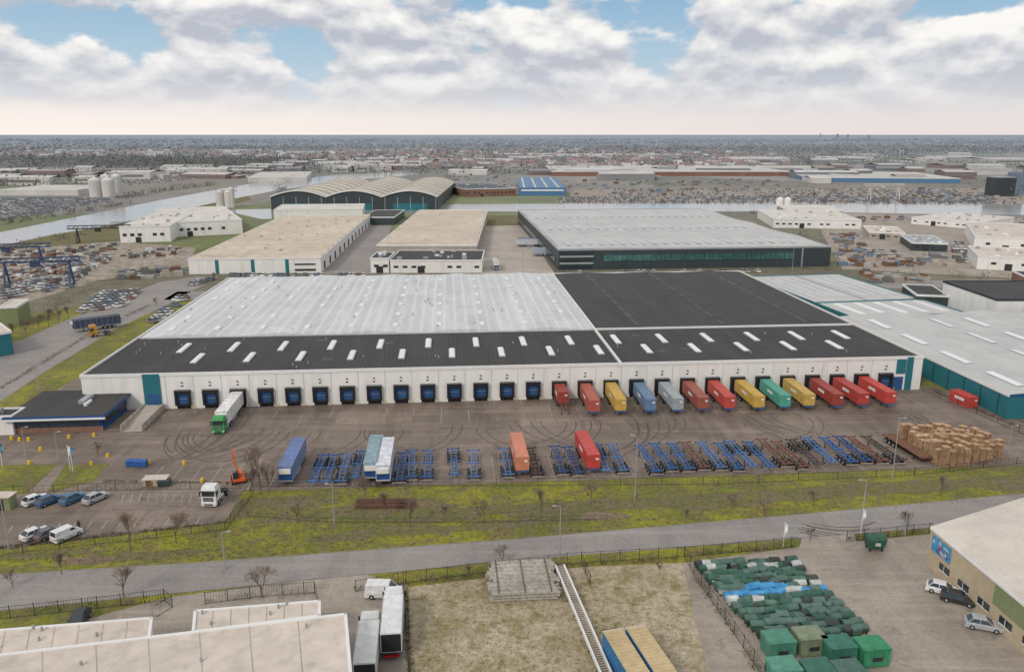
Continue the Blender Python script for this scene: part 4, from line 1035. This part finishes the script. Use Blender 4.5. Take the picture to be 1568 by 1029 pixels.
beltline([(180,306),(260,292),(330,284)],30,6,4); beltline([(0,385),(120,362),(200,342),(300,322)],14,4,3,30,2,None,.5)
beltline([(870,310),(1560,312)],40,4,4,20,3); beltline([(860,328),(1180,327)],16,3,2.5,20,2,None,.5); beltline([(870,282),(1560,290)],50,7,6,20,8)
beltline([(0,500),(60,480),(150,440),(230,425)],16,4,2.2,60,1.5,'tree_near',.22); beltline([(1350,418),(1560,432)],12,4,2.5,50,2,'tree_near',.3)
beltline([(0,345),(110,328),(200,312)],16,5,4,24,3); beltline([(1180,360),(1300,362)],5,4,2.5,40,2,None,.4)
mb.obj('distant_trees')
# ---------------- sky / light ----------------
w=bpy.data.worlds.new('World'); scene.world=w; w.use_nodes=True; nt=w.node_tree; nt.nodes.clear()
out=node(nt,'ShaderNodeOutputWorld')
SE,SR=math.radians(38),math.radians(215)
sk=node(nt,'ShaderNodeTexSky',sky_type='NISHITA'); sk.sun_disc=False; sk.sun_elevation=SE; sk.sun_rotation=SR
bg1=node(nt,'ShaderNodeBackground'); bg1.inputs[1].default_value=.12; nt.links.new(sk.outputs[0],bg1.inputs[0])
tc=node(nt,'ShaderNodeTexCoord'); sx=node(nt,'ShaderNodeSeparateXYZ'); nt.links.new(tc.outputs['Generated'],sx.inputs[0])
def vmap(loc,sc):
    m_=node(nt,'ShaderNodeMapping'); m_.inputs['Location'].default_value=loc; m_.inputs['Scale'].default_value=sc; nt.links.new(tc.outputs['Generated'],m_.inputs[0]); return m_.outputs[0]
SC=(7.5,7.5,15)
nA=noise(nt,vmap((2.3,.9,.6),SC),1,8,.52,.1); nB=noise(nt,vmap((2.3,.9,.6+.22),SC),1,8,.52,.1)
def mth(op,a,b_=None,clamp=False):
    n=node(nt,'ShaderNodeMath',operation=op); n.use_clamp=clamp
    for i,x in enumerate((a,b_)):
        if x is None: continue
        if hasattr(x,'is_output'): nt.links.new(x,n.inputs[i])
        else: n.inputs[i].default_value=x
    return n.outputs[0]
z=sx.outputs[2]; az=sx.outputs[0]
low=ramp(nt,z,[(0,.24),(.05,.15),(.10,.07),(.15,.04)])
dens=mth('ADD',nA,low)
cov=ramp(nt,dens,[(.50,0),(.555,1)])
shade=mth('MULTIPLY',mth('SUBTRACT',nA,nB),6.0); shade=mth('ADD',shade,.40,True)
cc=mixc(nt,shade,(.50,.53,.60),(.97,.95,.92))
cc=mixc(nt,ramp(nt,z,[(.0,1),(.04,.55),(.08,.1),(.11,0)]),cc,(.68,.70,.74))
blue=ramp(nt,z,[(0,(.75,.72,.70)),(.04,(.58,.67,.75)),(.10,(.40,.57,.71)),(.16,(.27,.46,.66)),(.4,(.15,.33,.6))])
c=mixc(nt,cov,blue,cc)
c=mixc(nt,ramp(nt,z,[(.2,0),(.45,.75)]),c,(.93,.89,.84))  # unseen upper sky: bright warm overcast added for ambient light
azr=node(nt,'ShaderNodeMapRange'); azr.inputs[1].default_value=-.45; azr.inputs[2].default_value=.4; nt.links.new(az,azr.inputs[0])
hz=mixc(nt,azr.outputs[0],(1.0,.90,.83),(.82,.75,.73))
c=mixc(nt,ramp(nt,z,[(0,1),(.018,.85),(.04,.25),(.06,0)]),c,hz)
bg2=node(nt,'ShaderNodeBackground'); nt.links.new(c,bg2.inputs[0]); bg2.inputs[1].default_value=1
ms=node(nt,'ShaderNodeMixShader'); nt.links.new(ramp(nt,z,[(0,.0),(.17,.0),(.4,.15)]),ms.inputs[0]); nt.links.new(bg2.outputs[0],ms.inputs[1]); nt.links.new(bg1.outputs[0],ms.inputs[2])
nt.links.new(ms.outputs[0],out.inputs[0])
L=bpy.data.lights.new('sun','SUN'); L.energy=1.5; L.angle=math.radians(12); L.color=(1,.92,.82); lo=bpy.data.objects.new('sun',L); scene.collection.objects.link(lo)
dirv=Vector((math.sin(SR)*math.cos(SE),math.cos(SR)*math.cos(SE),math.sin(SE))); lo.rotation_euler=dirv.to_track_quat('Z','Y').to_euler()
cam=bpy.data.cameras.new('camera'); cam.lens=FPX*36/1568; cam.sensor_width=36; cam.clip_end=200000; cam.clip_start=1
co=bpy.data.objects.new('camera',cam); scene.collection.objects.link(co); co.location=(0,0,H); co.rotation_euler=(math.pi/2-PIT,0,0); scene.camera=co
scene.view_settings.view_transform='Standard'; scene.view_settings.look='None'; scene.view_settings.exposure=0
print('faces',sum(len(m.polygons) for m in bpy.data.meshes))
